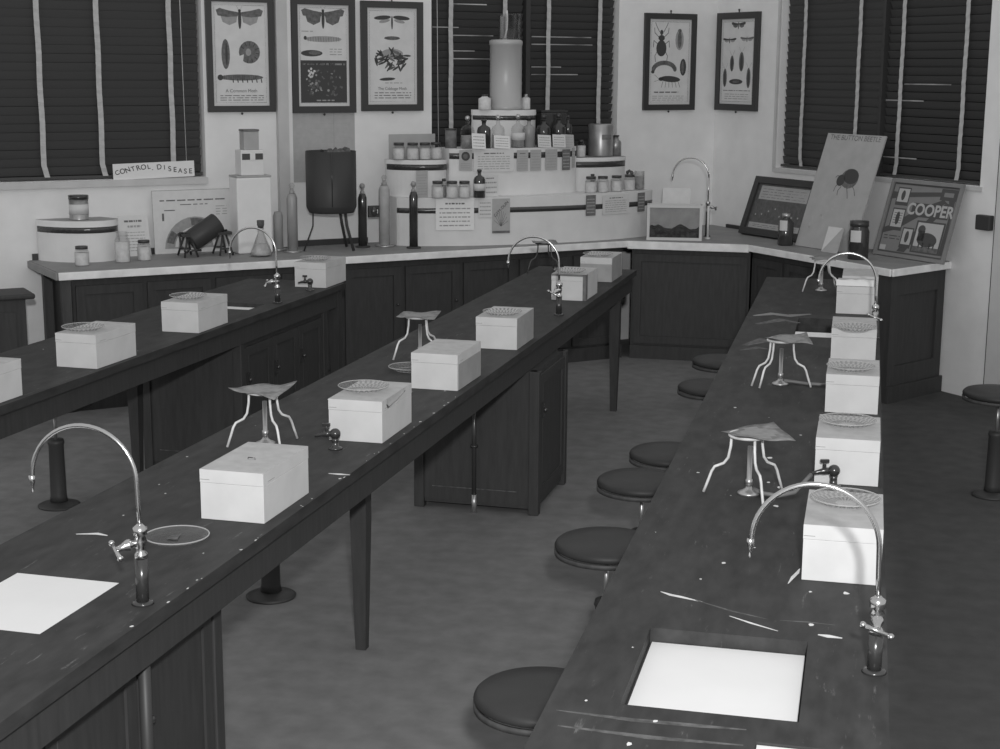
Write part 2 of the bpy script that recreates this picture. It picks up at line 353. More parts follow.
# ------------------------------------------------------------------ flat printed sheets
class Sheet(MB):
    """print in the local xz plane facing -y; u 0..1 to the right, v 0..1 downwards"""
    def __init__(s, w, h, m, th=0.003, x0=None, z0=0.0, y=0.0):
        super().__init__(); s.w, s.h, s.th = w, h, th; s.x0 = -w/2 if x0 is None else x0; s.z0 = z0; s.y = y; s.k = 1
        s.box(s.x0, s.x0+w, y-th, y, z0, z0+h, m)
    def P(s, u, v): return s.bm.verts.new((s.x0 + u*s.w, s.y - s.th - 0.00035*s.k, s.z0 + (1-v)*s.h))
    def poly(s, pts, m, k=None):
        if k is not None: s.k = k
        vv = [s.P(*p) for p in pts]; f = s.face(vv, m); return s
    def ell(s, u, v, ru, rv, m, rot=0, n=18, k=None):
        c, q = math.cos(rot), math.sin(rot); a = s.w; h = s.h
        pts = []
        for i in range(n):
            t = 2*PI*i/n; x = ru*a*math.cos(t); z = rv*h*math.sin(t)
            pts.append((u + (x*c - z*q)/a, v + (x*q + z*c)/h))
        return s.poly(pts, m, k)
    def line(s, p, q, w, m, k=None):
        x0, z0 = p[0]*s.w, p[1]*s.h; x1, z1 = q[0]*s.w, q[1]*s.h
        L = math.hypot(x1-x0, z1-z0) or 1e-6; nx, nz = -(z1-z0)/L*w/2, (x1-x0)/L*w/2
        return s.poly([((x0+nx)/s.w, (z0+nz)/s.h), ((x1+nx)/s.w, (z1+nz)/s.h), ((x1-nx)/s.w, (z1-nz)/s.h), ((x0-nx)/s.w, (z0-nz)/s.h)], m, k)
    def border(s, u0, v0, u1, v1, w, m):
        for p, q in (((u0, v0), (u1, v0)), ((u1, v0), (u1, v1)), ((u1, v1), (u0, v1)), ((u0, v1), (u0, v0))): s.line(p, q, w, m)
        return s
    def rows(s, u0, u1, v0, v1, n, m='ink3', wgt=0.35, seed=0):
        r = random.Random(seed); dv = (v1-v0)/n
        for i in range(n):
            u = u0; v = v0 + (i+.5)*dv
            while u < u1:
                l = r.uniform(.04, .14); e = min(u+l, u1)
                s.line((u, v), (e, v), dv*s.h*wgt, m); u = e + .025
        return s
    def text(s, txt, u, v, size, m, rot=0.0, bold=0.0, align='CENTER'):
        cu_ = bpy.data.curves.new('t', 'FONT'); cu_.body = txt; cu_.size = size; cu_.align_x = align; cu_.align_y = 'CENTER'; cu_.offset = bold
        cu_.fill_mode = 'FRONT' if hasattr(cu_, 'fill_mode') else cu_.fill_mode
        ob = bpy.data.objects.new('t', cu_); COL.objects.link(ob)
        me = bpy.data.meshes.new_from_object(ob)
        R = Matrix.Rotation(rot, 2)
        vv = []
        for p in me.vertices:
            q = R @ Vector((p.co.x, p.co.y))
            vv.append(s.bm.verts.new((s.x0 + u*s.w + q.x, s.y - s.th - 0.00035*s.k - 0.0008, s.z0 + (1-v)*s.h + q.y)))
        for f in me.polygons: s.face([vv[i] for i in f.vertices], m)
        bpy.data.objects.remove(ob); bpy.data.curves.remove(cu_); bpy.data.meshes.remove(me)
        return s
    def rect(s, u0, v0, u1, v1, m, k=None): return s.poly([(u0, v0), (u1, v0), (u1, v1), (u0, v1)], m, k)
    def build(s, name, parent=None, loc=None, rz=0.0, kind=None):
        me = bpy.data.meshes.new(name); s.bm.to_mesh(me); s.bm.free()
        for m in s.mats: me.materials.append(M[m])
        o = bpy.data.objects.new(name, me); COL.objects.link(o)
        if parent: o.parent = parent
        if loc is not None: o.location = loc
        o.rotation_euler = (0, 0, rz); return o
def tilt_x(o, deg): o.rotation_euler = (math.radians(deg), 0, o.rotation_euler[2])

def moth(s, u, v, w, h, m='ink2', body='ink', hind='ink3'):
    for sg in (-1, 1):
        s.poly([(u+sg*.02*w, v-.30*h), (u+sg*.22*w, v-.38*h), (u+sg*.42*w, v-.50*h), (u+sg*.50*w, v-.40*h), (u+sg*.46*w, v-.12*h), (u+sg*.25*w, v-.05*h), (u+sg*.04*w, v-.1*h)], m, 2)
        s.poly([(u+sg*.05*w, v-.1*h), (u+sg*.40*w, v-.10*h), (u+sg*.36*w, v+.2*h), (u+sg*.22*w, v+.36*h), (u+sg*.07*w, v+.2*h)], hind, 1)
        s.line((u+sg*.01*w, v-.38*h), (u+sg*.06*w, v-.62*h), .0015, 'ink2', 3)
    s.ell(u, v+.05*h, .035*w, .5*h, body, k=3); s.ell(u, v-.38*h, .03*w, .08*h, body, k=3)

def picture(org, ang, x0, x1, z0, z1, fw, label, draw, mount=0.012):
    cx = (x0+x1)/2
    loc = org + (Adir if ang == AL else Bdir)*cx + Vector((0, 0, z0))
    o = thing('framed_chart', label, 'picture', loc, ang)
    w, h = x1-x0, z1-z0
    f = MB()
    for a0, a1, c0, c1 in ((-w/2, -w/2+fw, 0, h), (w/2-fw, w/2, 0, h), (-w/2+fw, w/2-fw, 0, fw), (-w/2+fw, w/2-fw, h-fw, h)):
        f.box(a0, a1, -0.03, -0.001, c0, c1, 'frame')
    f.build('frame', parent=o)
    s = Sheet(w-2*fw-.001, h-2*fw-.001, 'mount', 0.003, z0=fw+.0005, y=-0.012)
    e = mount/w
    s.rect(.035, .02, .965, .98, 'print', 0.5); s.border(.05, .03, .95, .97, .003, 'ink2'); s.k = 1
    draw(s); s.build('chart_print', parent=o)
    n = MB(); n.tube([(0, -.016, h), (0, -.014, h+.018)], .005, 'black'); n.ball((0, -.015, h+.02), .009, 'black')
    n.ball((0, -.015, -.012), .009, 'black'); n.build('hanging_stud', parent=o)
    return o
def d1_(s):
    moth(s, .5, .155, .84, .19, 'ink2')
    s.ell(.235, .50, .075, .145, 'ink2', k=2); s.ell(.25, .50, .02, .11, 'ink', k=3)
    s.ell(.66, .48, .19, .11, 'ink2', k=2); s.poly([(.46, .52), (.56, .50), (.53, .60), (.46, .60)], 'print', 5); s.ell(.64, .48, .05, .035, 'ink3', k=3)
    for i in range(9):
        a = -2.6 + i*.55; s.line((.66+.11*math.cos(a), .48+.065*math.sin(a)), (.66+.18*math.cos(a), .48+.105*math.sin(a)), .006, 'ink', 4)
    s.ell(.5, .725, .40, .03, 'ink2', k=2); s.ell(.13, .725, .05, .028, 'ink', k=3)
    for i in range(7): s.line((.35+i*.085, .74), (.36+i*.085, .775), .008, 'ink', 3)
    for i in range(16): s.line((.2+i*.04, .70), (.2+i*.04, .745), .002, 'ink', 4)
    s.text('A Common Moth', .5, .855, .034, 'ink2'); s.rows(.12, .9, .89, .955, 3, 'ink2', .3, 1)
def d2_(s):
    moth(s, .5, .13, .84, .19, 'ink2', hind='ink2')
    s.ell(.5, .335, .36, .03, 'ink3', k=2); s.ell(.15, .325, .03, .02, 'ink', k=3)
    for i in range(13): s.line((.2+i*.05, .315), (.205+i*.05, .36), .003, 'ink2', 3)
    s.ell(.27, .475, .21, .032, 'ink', k=2); s.ell(.33, .47, .12, .02, 'ink2', k=3)
    s.rows(.62, .86, .42, .50, 3, 'ink3', .3, 4); s.rows(.08, .3, .25, .27, 1, 'ink3', .4, 2)
    s.rect(.05, .545, .95, .965, 'ink', 2)
    s.rows(.09, .92, .565, .60, 1, 'ink3', .5, 8)
    r = random.Random(3)
    for i in range(60):
        u = r.choice((.27, .3, .42, .65, .75, .35)) + r.gauss(0, .06); v = r.choice((.68, .72, .8, .86, .78)) + r.gauss(0, .03)
        if .08 < u < .92 and .61 < v < .92: s.ell(u, v, r.uniform(.01, .035), r.uniform(.006, .015), r.choice(('ink2', 'ink2', 'ink3')), r.uniform(0, 3), 7, 3)
    for i in range(9): s.ell(.25+r.gauss(0, .04), .68+r.gauss(0, .02), .025, .012, 'mount', r.uniform(0, 3), 7, 4)
    s.rows(.35, .7, .93, .955, 1, 'ink3', .5, 9)
def d3_(s):
    for sg in (-1, 1):
        s.ell(.5+sg*.19, .10, .17, .022, 'ink', sg*.08, k=2); s.ell(.5+sg*.15, .135, .11, .018, 'ink3', sg*.2, k=1)
    s.ell(.5, .15, .018, .07, 'ink', k=3)
    s.ell(.5, .31, .16, .02, 'ink2', k=2)
    r = random.Random(5); s.ell(.5, .47, .22, .05, 'ink3', k=1)
    for i in range(46):
        a = r.uniform(0, 2*PI); q = math.sqrt(r.random()); s.ell(.5+.34*q*math.cos(a), .53+.095*q*math.sin(a), .085, .011, r.choice(('ink', 'ink', 'ink2')), r.uniform(-1.3, 1.3), 8, 2+i % 3)
    s.ell(.4, .735, .16, .016, 'ink', -.05, k=2); s.rows(.35, .7, .765, .785, 1, 'ink3', .4, 7)
    s.text('The Cabbage Moth', .5, .835, .032, 'ink2'); s.rows(.14, .88, .865, .945, 3, 'ink2', .3, 3)
def d4_(s):
    s.ell(.29, .34, .12, .095, 'ink', k=3); s.ell(.29, .22, .075, .035, 'ink', k=3); s.ell(.29, .155, .04, .03, 'ink', k=3)
    for sg in (-1, 1):
        for p in ([(.29+sg*.05, .15), (.29+sg*.13, .07), (.29+sg*.15, .04)], [(.29+sg*.06, .21), (.29+sg*.16, .16), (.29+sg*.17, .10)], [(.29+sg*.09, .29), (.29+sg*.18, .25), (.29+sg*.19, .33)], [(.29+sg*.1, .38), (.29+sg*.15, .43), (.29+sg*.13, .50)]):
            for i in range(len(p)-1): s.line(p[i], p[i+1], .006, 'ink2', 2)
    s.ell(.72, .24, .10, .12, 'ink3', k=2); s.ell(.72, .24, .05, .10, 'ink2', k=3); s.ell(.72, .13, .045, .02, 'ink2', k=3)
    for i in range(14):
        a = PI*1.08 + i*(PI*.84)/13; s.ell(.37+.26*math.cos(a), .60+.09*math.sin(a), .06, .028, 'ink2', a+PI/2, 10, 2+i % 2)
    s.ell(.10, .615, .04, .02, 'ink', k=4)
    s.ell(.82, .56, .075, .10, 'ink', k=2); s.ell(.81, .56, .03, .08, 'ink2', k=3)
    s.ell(.52, .70, .24, .036, 'ink', .06, k=3); s.ell(.3, .70, .06, .022, 'ink', k=3)
    for i in range(6): s.line((.35+i*.07, .72), (.31+i*.09, .80), .004, 'ink2', 2); 
    s.line((.26, .70), (.14, .65), .003, 'ink2'); s.line((.26, .71), (.14, .73), .003, 'ink2')
    s.rows(.14, .72, .84, .87, 1, 'ink2', .5, 5); s.rows(.1, .85, .89, .96, 3, 'ink3', .3, 6)
def d5_(s):
    moth(s, .5, .075, .42, .08, 'ink', hind='ink2'); moth(s, .25, .25, .40, .06, 'ink', hind='ink3'); moth(s, .76, .24, .40, .06, 'ink2', hind='ink3')
    for u, v, ru, rv in ((.34, .52, .06, .095), (.62, .50, .075, .115), (.14, .69, .06, .11), (.84, .69, .06, .12)):
        s.ell(u, v, ru, rv, 'ink2', k=2); s.ell(u, v+.01, ru*.5, rv*.85, 'ink', k=3)
        for sg in (-1, 1): s.line((u+sg*.02, v-rv), (u+sg*.08, v-rv-.06), .002, 'ink2', 2)
    s.ell(.47, .735, .2, .032, 'ink', k=2); s.ell(.47, .735, .1, .016, 'ink2', k=3)
    s.rows(.1, .9, .83, .85, 1, 'ink2', .4, 2); s.rows(.15, .85, .87, .95, 3, 'ink3', .3, 2)
picture(C, AL, -4.620, -4.095, 2.0, 2.845, .045, 'black framed insect chart with moth, coiled caterpillar and long larva, nearest left blind', d1_)
picture(C, AL, -3.957, -3.437, 1.988, 2.845, .05, 'black framed moth chart whose lower half is black, middle of three', d2_)
picture(C, AL, -3.386, -2.86, 1.998, 2.835, .05, 'black framed chart with small winged insect and a cluster of dark larvae', d3_)
picture(C, AL, -0.770, -0.238, 1.985, 2.80, .048, 'narrow black framed beetle chart left of the room corner', d4_)
picture(C, AR, 0.030, 0.615, 1.985, 2.812, .055, 'narrow black framed chart of small moths right of the room corner', d5_)

# wall papers behind the black drum
s = Sheet(.515, .525, 'paper_g', .002, y=-.002); s.rows(.06, .94, .05, .95, 13, 'boardgrey', .12, 3); s.line((.66, 0), (.66, 1), .004, 'ink3', 2)
tag(s.build('wall_paper', loc=WL(3.70, 0, 1.462), rz=AL), 'large grey paper with faint rows pinned to wall behind black drum', 'paper')
s = Sheet(.605, .115, 'sheet', .002, y=-.012)
word = 'CONTROL DISEASE'
for i, ch in enumerate(word):
    if ch == ' ': continue
    u = .05 + .9*i/(len(word)-1); v = .62 - .34*math.sin(PI*min(1, u*1.15)) + (.05 if i > 9 else 0)
    s.text(ch, u, v, .052 if i % 3 else .046, 'ink', rot=(.45-.55*u) + random.uniform(-.08, .08), bold=.0006)
s.ell(.48, .46, .008, .03, 'ink2')
o = s.build('paper_banner', loc=WL(5.04, 0, 1.527), rz=AL); o.rotation_euler = (0, math.radians(-1.2), AL)
tag(o, 'white hand lettered control disease banner on the left window sill', 'banner')

# ------------------------------------------------------------------ back bench
def ccw(p):
    a = sum(p[i][0]*p[(i+1) % len(p)][1] - p[(i+1) % len(p)][0]*p[i][1] for i in range(len(p)))
    return p if a > 0 else p[::-1]
DL, DR = 0.76, 0.68
LE, RE = 5.965, 2.93
pLb = WL(LE, .001, 0); pLf = WL(LE, DL, 0)
pDl = Vector((-1.885, 12.29, 0)); pDr = Vector((-0.923, 12.29, 0)); pRf = Vector((0.178, 11.005, 0)); pRb = WR(RE, .001, 0)
pLf = Vector((-5.269, 9.238, 0)); pC = C - nL*.001 - nR*.001
wt = thing('worktop', 'long angled grey worktop with pale edge running along both walls', 'worktop')
out = [pLb, pLf, pDl, pDr, pRf, pRb, pC]
b = MB(); b.prism(ccw([(p.x, p.y) for p in out]), HB-.045, HB, 'bench_top'); b.build('worktop_slab', parent=wt)
def strip(p, q, th=.016, z0=HB-.055, z1=HB-.003, m='bench_edge', name='edge_strip', par=wt, e0=0, e1=0):
    d = (q-p).normalized(); n = Vector((d.y, -d.x, 0))
    b = MB(); P = [p - d*e0, q + d*e1, q + d*e1 + n*th, p - d*e0 + n*th]
    b.prism(ccw([(v.x, v.y) for v in P]), z0, z1, m); return b.build(name, parent=par, bevel=.004)
strip(pLf, pDl, e0=.0); strip(pDl, pDr, e0=.006, e1=.01); strip(pDr, pRf); strip(pRf, pRb)
strip(pLb, pLf, m='bench_top', z1=HB-.003)
strip(pDl + Vector((.0, -.004, 0)), pDr + Vector((0, -.004, 0)), th=.03, z0=HB-.065, name='edge_strip', e1=.012)
b = MB(); b.box(-LE+.02, -3.35, -.025, -.0015, HB0, HB+.045, 'black'); b.build('back_strip', loc=C, rz=AL, parent=None)
bk = bpy.data.objects['back_strip']; bk.name = 'baseboard_bench'; bk['kind'] = 'structure'
b = MB(); b.box(.25, 1.1, -.025, -.0015, HB0, HB+.03, 'black'); o = b.build('baseboard_bench', loc=C, rz=AR, kind='structure')

def run(name, label, p, q, depth, n, mpan='wood', inset=.05, zt=HB-.056, legs=0.0, door=True, rz=None, group='dark cabinets under the back worktop'):
    """panelled carcass under the worktop: front from p to q (viewer side), n panels"""
    d = (q-p); L = d.length; a = math.atan2(d.y, d.x)
    o = thing(name, label, 'cabinet', (p.x, p.y, 0), a, group)
    b = MB(); b.box(0, L, inset, depth, .0, zt, 'wood'); b.build('carcass', parent=o)
    b = MB(); b.box(0, L, inset-.02, inset-.0005, .0, .11, 'wood'); b.build('plinth', parent=o)
    w = L/n
    for i in range(n):
        x0 = i*w + .02; x1 = (i+1)*w - .02; z0 = .13; z1 = zt-.05
        c = MB(); y0, y1 = inset-.019, inset-.0005; t = .06
        for xa, xb, za, zb in ((x0, x0+t, z0, z1), (x1-t, x1, z0, z1), (x0+t, x1-t, z0, z0+t), (x0+t, x1-t, z1-t, z1)): c.box(xa, xb, y0, y1, za, zb, mpan)
        c.box(x0+t, x1-t, y0+.012, y1, z0+t, z1-t, mpan)
        dd = c.build('door_panel', parent=o)
        if door:
            k = MB(); k.ball((x1-.03, y0-.012, .58), .012, 'darkmetal'); k.cyl((x1-.03, y0-.01, .58), .004, .001, 'darkmetal'); k.build('knob', parent=dd)
    return o
dA = (pDl-pLf).normalized(); nA = Vector((-dA.y, dA.x, 0))
run('bench_cabinet', 'long dark panelled cabinet under the left arm of the worktop', pLf + dA*.10, pDl - dA*.02, .70, 9)
run('bench_cabinet', 'dark panelled cabinet facing the tables across the room corner', pDl + Vector((.03, 0, 0)), pDr + Vector((.022, 0, 0)), .55, 1, inset=.03, door=False)
dB = (pRf-pDr).normalized()
run('bench_cabinet', 'dark cabinet under the right arm of the worktop behind the right table', pDr + dB*.004, pRf - dB*.42, .40, 3)
# end panel of right arm
e = (pRb-pRf); a = math.atan2(e.y, e.x)
o = thing('end_cabinet', 'dark panelled end of the right worktop arm beside the door', 'cabinet', (pRf.x, pRf.y, 0), a)
L = e.length
b = MB(); b.box(.03, L-.02, .03, .30, 0, HB-.056, 'wood'); b.build('end_panel', parent=o)
b = MB()
for x0, x1, z0, z1 in ((.03, .12, .0, HB-.056), (L-.11, L-.02, .0, HB-.056), (.12, L-.11, HB-.20, HB-.056), (.12, L-.11, .12, .26)): b.box(x0, x1, .015, .0295, z0, z1, 'wood')
b.build('panel_frame', parent=o)
b = MB(); b.box(.02, L-.01, -.005, .0145, 0, .12, 'wood'); b.build('plinth', parent=o)
# left end legs of the worktop
for k, (s_, of) in enumerate(((0.05, .05), (.05, .62))):
    p = pLf + dA*.055 + nA*of
    b = MB(); b.box(-.03, .03, -.03, .03, 0, HB-.0455, 'wood_mid'); b.build('worktop_leg', parent=wt, loc=(p.x, p.y, 0), rz=AL)

# dark desk at the far left
dk = thing('desk', 'dark desk with rounded top edge at the far left wall', 'desk', WL(6.13, .62, 0), AL)
b = MB(); b.box(-1.2, 0, -.34, 0, .83, .865, 'wood'); b.build('desk_top', parent=dk, bevel=.012)
b = MB(); b.box(-1.17, -.06, -.31, -.03, .0, .8295, 'wood'); b.build('desk_body', parent=dk)
b = MB(); b.box(-1.1, -.13, -.325, -.3105, .1, .75, 'wood'); b.build('door_panel', parent=dk)

# ------------------------------------------------------------------ laboratory tables
def table(name, label, org, th, W, y0, y1, sinks, legs, marks, apron=.11):
    """org: right top edge at local y=0; local x to the right, y along"""
    o = thing(name, label, 'table', (org[0], org[1], 0), -th)
    b = MB(); ys = y0; z0, z1 = HT-.04, HT
    for (xa, xb, ya, yb, dep) in sorted(sinks, key=lambda q: q[2]):
        b.box(-W, 0, ys, ya, z0, z1, 'top'); b.box(-W, xa, ya, yb, z0, z1, 'top'); b.box(xb, 0, ya, yb, z0, z1, 'top'); ys = yb
    b.box(-W, 0, ys, y1, z0, z1, 'top')
    nz = 0
    for mk in marks:
        kind_, pts = mk[0], mk[1]
        mx = sum(p[0] for p in pts)/len(pts); my = sum(p[1] for p in pts)/len(pts)
        if any(q[0]-.02 < mx < q[1]+.02 and q[2]-.02 < my < q[3]+.02 for q in sinks): continue
        nz += 1; vv = [b.bm.verts.new((p[0], p[1], HT+.0002+.00001*(nz % 25))) for p in ccw(pts)]; b.face(vv, kind_)
    top = b.build('tabletop', parent=o)
    for (xa, xb, ya, yb, dep) in sinks:
        c = MB(); t = .012; zb = HT-dep
        c.box(xa-t, xb+t, ya-t, yb+t, zb-.012, zb, 'top'); zt = HT-.0405
        if dep > .05:
            c.box(xa-t, xa, ya, yb, zb, zt, 'top'); c.box(xb, xb+t, ya, yb, zb, zt, 'top'); c.box(xa-t, xb+t, ya-t, ya, zb, zt, 'top'); c.box(xa-t, xb+t, yb, yb+t, zb, zt, 'top')
        c.build('sink_basin', parent=o)
    i = .025
    for xa, xb, ya, yb in ((-W+i, -W+i+.022, y0+i, y1-i), (-i-.022, -i, y0+i, y1-i), (-W+i+.022, -i-.022, y1-i-.022, y1-i), (-W+i+.022, -i-.022, y0+i, y0+i+.022)):
        c = MB(); c.box(xa, xb, ya, yb, HT-.04-apron, HT-.0405, 'wood'); c.build('apron', parent=o)
    for lx, ly in legs:
        c = MB(); a, q = .034, .021; zt = HT-.042
        P = [(lx-a, ly-a, zt), (lx+a, ly-a, zt), (lx+a, ly+a, zt), (lx-a, ly+a, zt)]
        m_ = [(lx-a, ly-a, .55), (lx+a, ly-a, .55), (lx+a, ly+a, .55), (lx-a, ly+a, .55)]
        B_ = [(lx-q, ly-q, 0), (lx+q, ly-q, 0), (lx+q, ly+q, 0), (lx-q, ly+q, 0)]
        r_ = [[c.bm.verts.new(v) for v in l] for l in (B_, m_, P)]
        for k in range(2):
            for j in range(4): c.face([r_[k][j], r_[k][(j+1) % 4], r_[k+1][(j+1) % 4], r_[k+1][j]], 'wood')
        c.face(r_[0][::-1], 'wood'); c.face(r_[2], 'wood'); c.build('leg', parent=o)
    return o
def loc2(org, th, x, y, z=HT0):
    return Vector((org[0] + x*math.cos(th) + y*math.sin(th), org[1] - x*math.sin(th) + y*math.cos(th), z))
def inv(org, th, X, Y):
    dx, dy = X-org[0], Y-org[1]; return (dx*math.cos(th) - dy*math.sin(th), dx*math.sin(th) + dy*math.cos(th))
MO, MT, MW = (-1.755, 3.70), .024, .715
NO, NT, NW = (-3.464, 6.45), .037, .70
RO, RT, RW = (.100, 3.50), -.002, .748
def quad(org, th, pts): return [inv(org, th, *p) for p in pts]
rr = random.Random(11)
def chips(org, th, W, y0, y1, n, smax=.012, edge=False):
    L_ = []
    for i in range(n):
        x = -rr.uniform(.0, .012) - .002 if edge else -rr.uniform(.05, W-.05); y = rr.uniform(y0, y1); r = rr.uniform(.002, smax)
        L_.append(('chip', [(min(-.001, x + r*math.cos(a)*rr.uniform(.5, 1.1)), y + r*rr.uniform(.7, 1.6)*math.sin(a)) for a in [k*PI/3 for k in range(6)]]))
    return L_
def streak(pts, w, m):
    # pts polyline local, tapered
    L_ = []; n = len(pts)
    l, r_ = [], []
    for i, p in enumerate(pts):
        q0 = pts[max(0, i-1)]; q1 = pts[min(n-1, i+1)]; dx, dy = q1[0]-q0[0], q1[1]-q0[1]; d = math.hypot(dx, dy)
        ww = w*math.sin(PI*(i+.25)/(n-.5))/2; l.append((p[0]-dy/d*ww, p[1]+dx/d*ww)); r_.append((p[0]+dy/d*ww, p[1]-dx/d*ww))
    return [(m, l + r_[::-1])]
# marks, given in metres in world XY and turned into each table's frame
def Wm(org, th, lst):
    return [(m, [inv(org, th, *p) for p in pts]) for m, pts in lst]
mk_R = []
mk_R += streak([(-.50, 3.985), (-.47, 3.965), (-.44, 3.955), (-.38, 3.93)], .016, 'chip') + streak([(-.40, 3.94), (-.30, 3.88), (-.2, 3.84)], .010, 'smear')
mk_R += streak([(-.30, 3.84), (-.24, 3.80), (-.17, 3.76)], .010, 'chip') + streak([(-.07, 3.76), (-.045, 3.755), (-.01, 3.75)], .022, 'chip') + streak([(-.17, 3.84), (-.10, 3.845), (-.03, 3.84)], .008, 'smear')
mk_R += streak([(-.165, 4.14), (-.155, 4.20), (-.145, 4.24), (-.14, 4.28)], .012, 'chip')
mk_R += streak([(-.62, 3.14), (-.45, 3.13), (-.3, 3.135), (-.2, 3.14)], .02, 'smear') + streak([(-.6, 3.06), (-.4, 3.05), (-.2, 3.06)], .02, 'smear')
mk_R += streak([(-.59, 7.9), (-.50, 8.1), (-.42, 8.0)], .12, 'smear') + streak([(-.58, 8.6), (-.45, 8.8), (-.35, 8.7)], .10, 'smear')
mk_R += streak([(-.62, 8.9), (-.52, 9.0), (-.42, 8.95), (-.30, 9.05)], .10, 'tin') + streak([(-.60, 7.75), (-.52, 7.85), (-.44, 7.8)], .06, 'smear')
mk_R = Wm(RO, RT, mk_R)
mk_M = []
mk_M += streak([(-2.30, 4.06), (-2.24, 4.08), (-2.20, 4.07)], .02, 'chip')
mk_M += streak([(-1.80, 4.93), (-1.76, 4.93), (-1.72, 4.93)], .02, 'chip')
mk_M += streak([(-1.99, 6.0), (-1.96, 6.3), (-1.94, 6.2)], .03, 'smear') + streak([(-2.03, 7.35), (-1.97, 7.5), (-1.92, 7.45)], .05, 'smear')
mk_M = Wm(MO, MT, mk_M)
mk_N = []
SR = [(-.588, -.192, -.29, .205, .040), (-.450, -.130, 4.755, 5.40, .11), (-.57, -.19, -.92, -.40, .04)]
SR[2] = (-.277, -.05, -.95, -.415, .010)
SM = [(-.525, -.205, -.43, -.02, .006)]
SN = [(-.45, -.12, 1.86, 2.10, .03)]
table('lab_table', 'long dark scratched laboratory table nearest on the right, with two open sinks', RO, RT, RW, -1.1, 7.15, SR, [(-.06, -1.0), (-RW+.06, -1.0), (-.06, 1.9), (-RW+.06, 1.9), (-.06, 7.05), (-RW+.06, 7.05)],
      mk_R + chips(RO, RT, RW, -.6, 3, 26) + chips(RO, RT, RW, -.6, 1, 10, .006))
table('lab_table', 'long dark laboratory table running down the middle, paint flecks along its edge', MO, MT, MW, -1.4, 7.07, SM, [(-.215, 1.93), (-MW+.06, .72), (-.06, 6.60), (-MW+.06, 6.60), (-.06, -1.3), (-MW+.06, -1.3)],
      mk_M + chips(MO, MT, MW, -.5, 2.6, 24, .007, True) + chips(MO, MT, MW, -.5, 3, 16, .006))
table('lab_table', 'long dark laboratory table on the left, in front of the back bench', NO, NT, NW, -2.0, 3.12, SN, [(-NW+.10, 1.35), (-.05, 3.05), (-NW+.06, 3.05), (-.06, -1.9), (-NW+.06, -1.9)],
      mk_N + chips(NO, NT, NW, -1, 2.6, 10, .006))
# sheets in the sinks
def sheet(label, org, th, s_, inset, z, group=None):
    xa, xb, ya, yb, dep = s_; b = MB(); ins = inset
    cx, cy = (xa+xb)/2, (ya+yb)/2; p = loc2(org, th, cx, cy, z)
    b.box(-(xb-xa)/2+ins, (xb-xa)/2-ins, -(yb-ya)/2+ins, (yb-ya)/2-ins, 0, .004, 'sheet')
    return tag(b.build('sink_sheet', loc=p, rz=-th), label, 'sheet', 'white sheets lying in the table sinks')
sheet('white sheet in the square sink beside the nearest right faucet', RO, RT, SR[0], .006, HT-.0395)
sheet('white sheet cut off by the bottom edge of the photo, right table', RO, RT, SR[2], .003, HT-.0095)
b = MB(); b.box(-.158, .158, -.09, .09, 0, .004, 'sheet'); b.box(-.158, .158, .082, .088, -.10, 0, 'sheet')
tag(b.build('sink_sheet', loc=loc2(RO, RT, -.29, 4.848, HT-.0095), rz=-RT), 'white sheet over the near part of the far right sink, half hidden by a box', 'sheet', 'white sheets lying in the table sinks')
sheet('white sheet level with the middle table top beside its nearest faucet', MO, MT, SM[0], .001, HT-.0055)
sheet('white sheet in the sink behind a box on the left table', NO, NT, SN[0], .003, HT-.0295)

# cabinets below the tables
def lowcab(label, org, th, x0, x1, y0, y1, zt, mface='wood'):
    p = loc2(org, th, x0, y0, 0); o = thing('sink_cabinet', label, 'cabinet', p, -th)
    w, l = x1-x0, y1-y0
    b = MB(); b.box(.02, w-.02, .02, l-.02, .03, zt, 'wood'); b.build('carcass', parent=o)
    for x, y in ((0, 0), (w-.055, 0), (0, l-.055), (w-.055, l-.055)):
        c = MB(); c.box(x, x+.055, y, y+.055, 0, zt, mface); c.build('corner_post', parent=o, bevel=.004)
    c = MB(); c.box(.055, w-.055, .012, .0195, .05, zt, mface); c.box(.10, w-.12, .008, .0118, .12, .124, 'smear'); c.build('end_panel', parent=o)
    n = max(1, round((l-.11)/.42)); dw = (l-.11)/n
    for i in range(n):
        ya, yb = .055+i*dw+.006, .055+(i+1)*dw-.006; t = .055; X0, X1 = w-.0195, w-.006
        d_ = MB()
        for a0, a1, c0, c1 in ((ya, ya+t, .08, zt-.03), (yb-t, yb, .08, zt-.03), (ya+t, yb-t, .08, .08+t), (ya+t, yb-t, zt-.03-t, zt-.03)): d_.box(X0, X1, a0, a1, c0, c1, 'wood')
        d_.box(X0, X0+.005, ya+t, yb-t, .08+t, zt-.03-t, 'wood'); d_.box(X1-.002, X1+.001, ya+t-.004, ya+t, .08+t, zt-.03-t, 'wood_mid')
        dd = d_.build('door', parent=o)
        h_ = MB(); h_.box(X1, X1+.014, ya+.015, ya+.04, .52, .60, 'darkmetal'); h_.ball((X1+.02, ya+.028, .56), .012, 'darkmetal'); h_.build('latch', parent=dd)
    return o
lowcab('dark sink cabinet under the far half of the middle table, facing panel lit', MO, MT, -MW+.06, .035, 3.96, 4.66, HT-.152)
lowcab('dark sink cabinet under the near end of the middle table', MO, MT, -MW+.03, -.112, -1.10, .42, HT-.152)
lowcab('dark sink cabinet under the far half of the left table', NO, NT, -NW+.03, -.03, 1.55, 2.85, HT-.152)
lowcab('dark sink cabinet hidden beneath the right table near its sink', RO, RT, -RW+.05, -.05, -.5, .6, HT-.152)
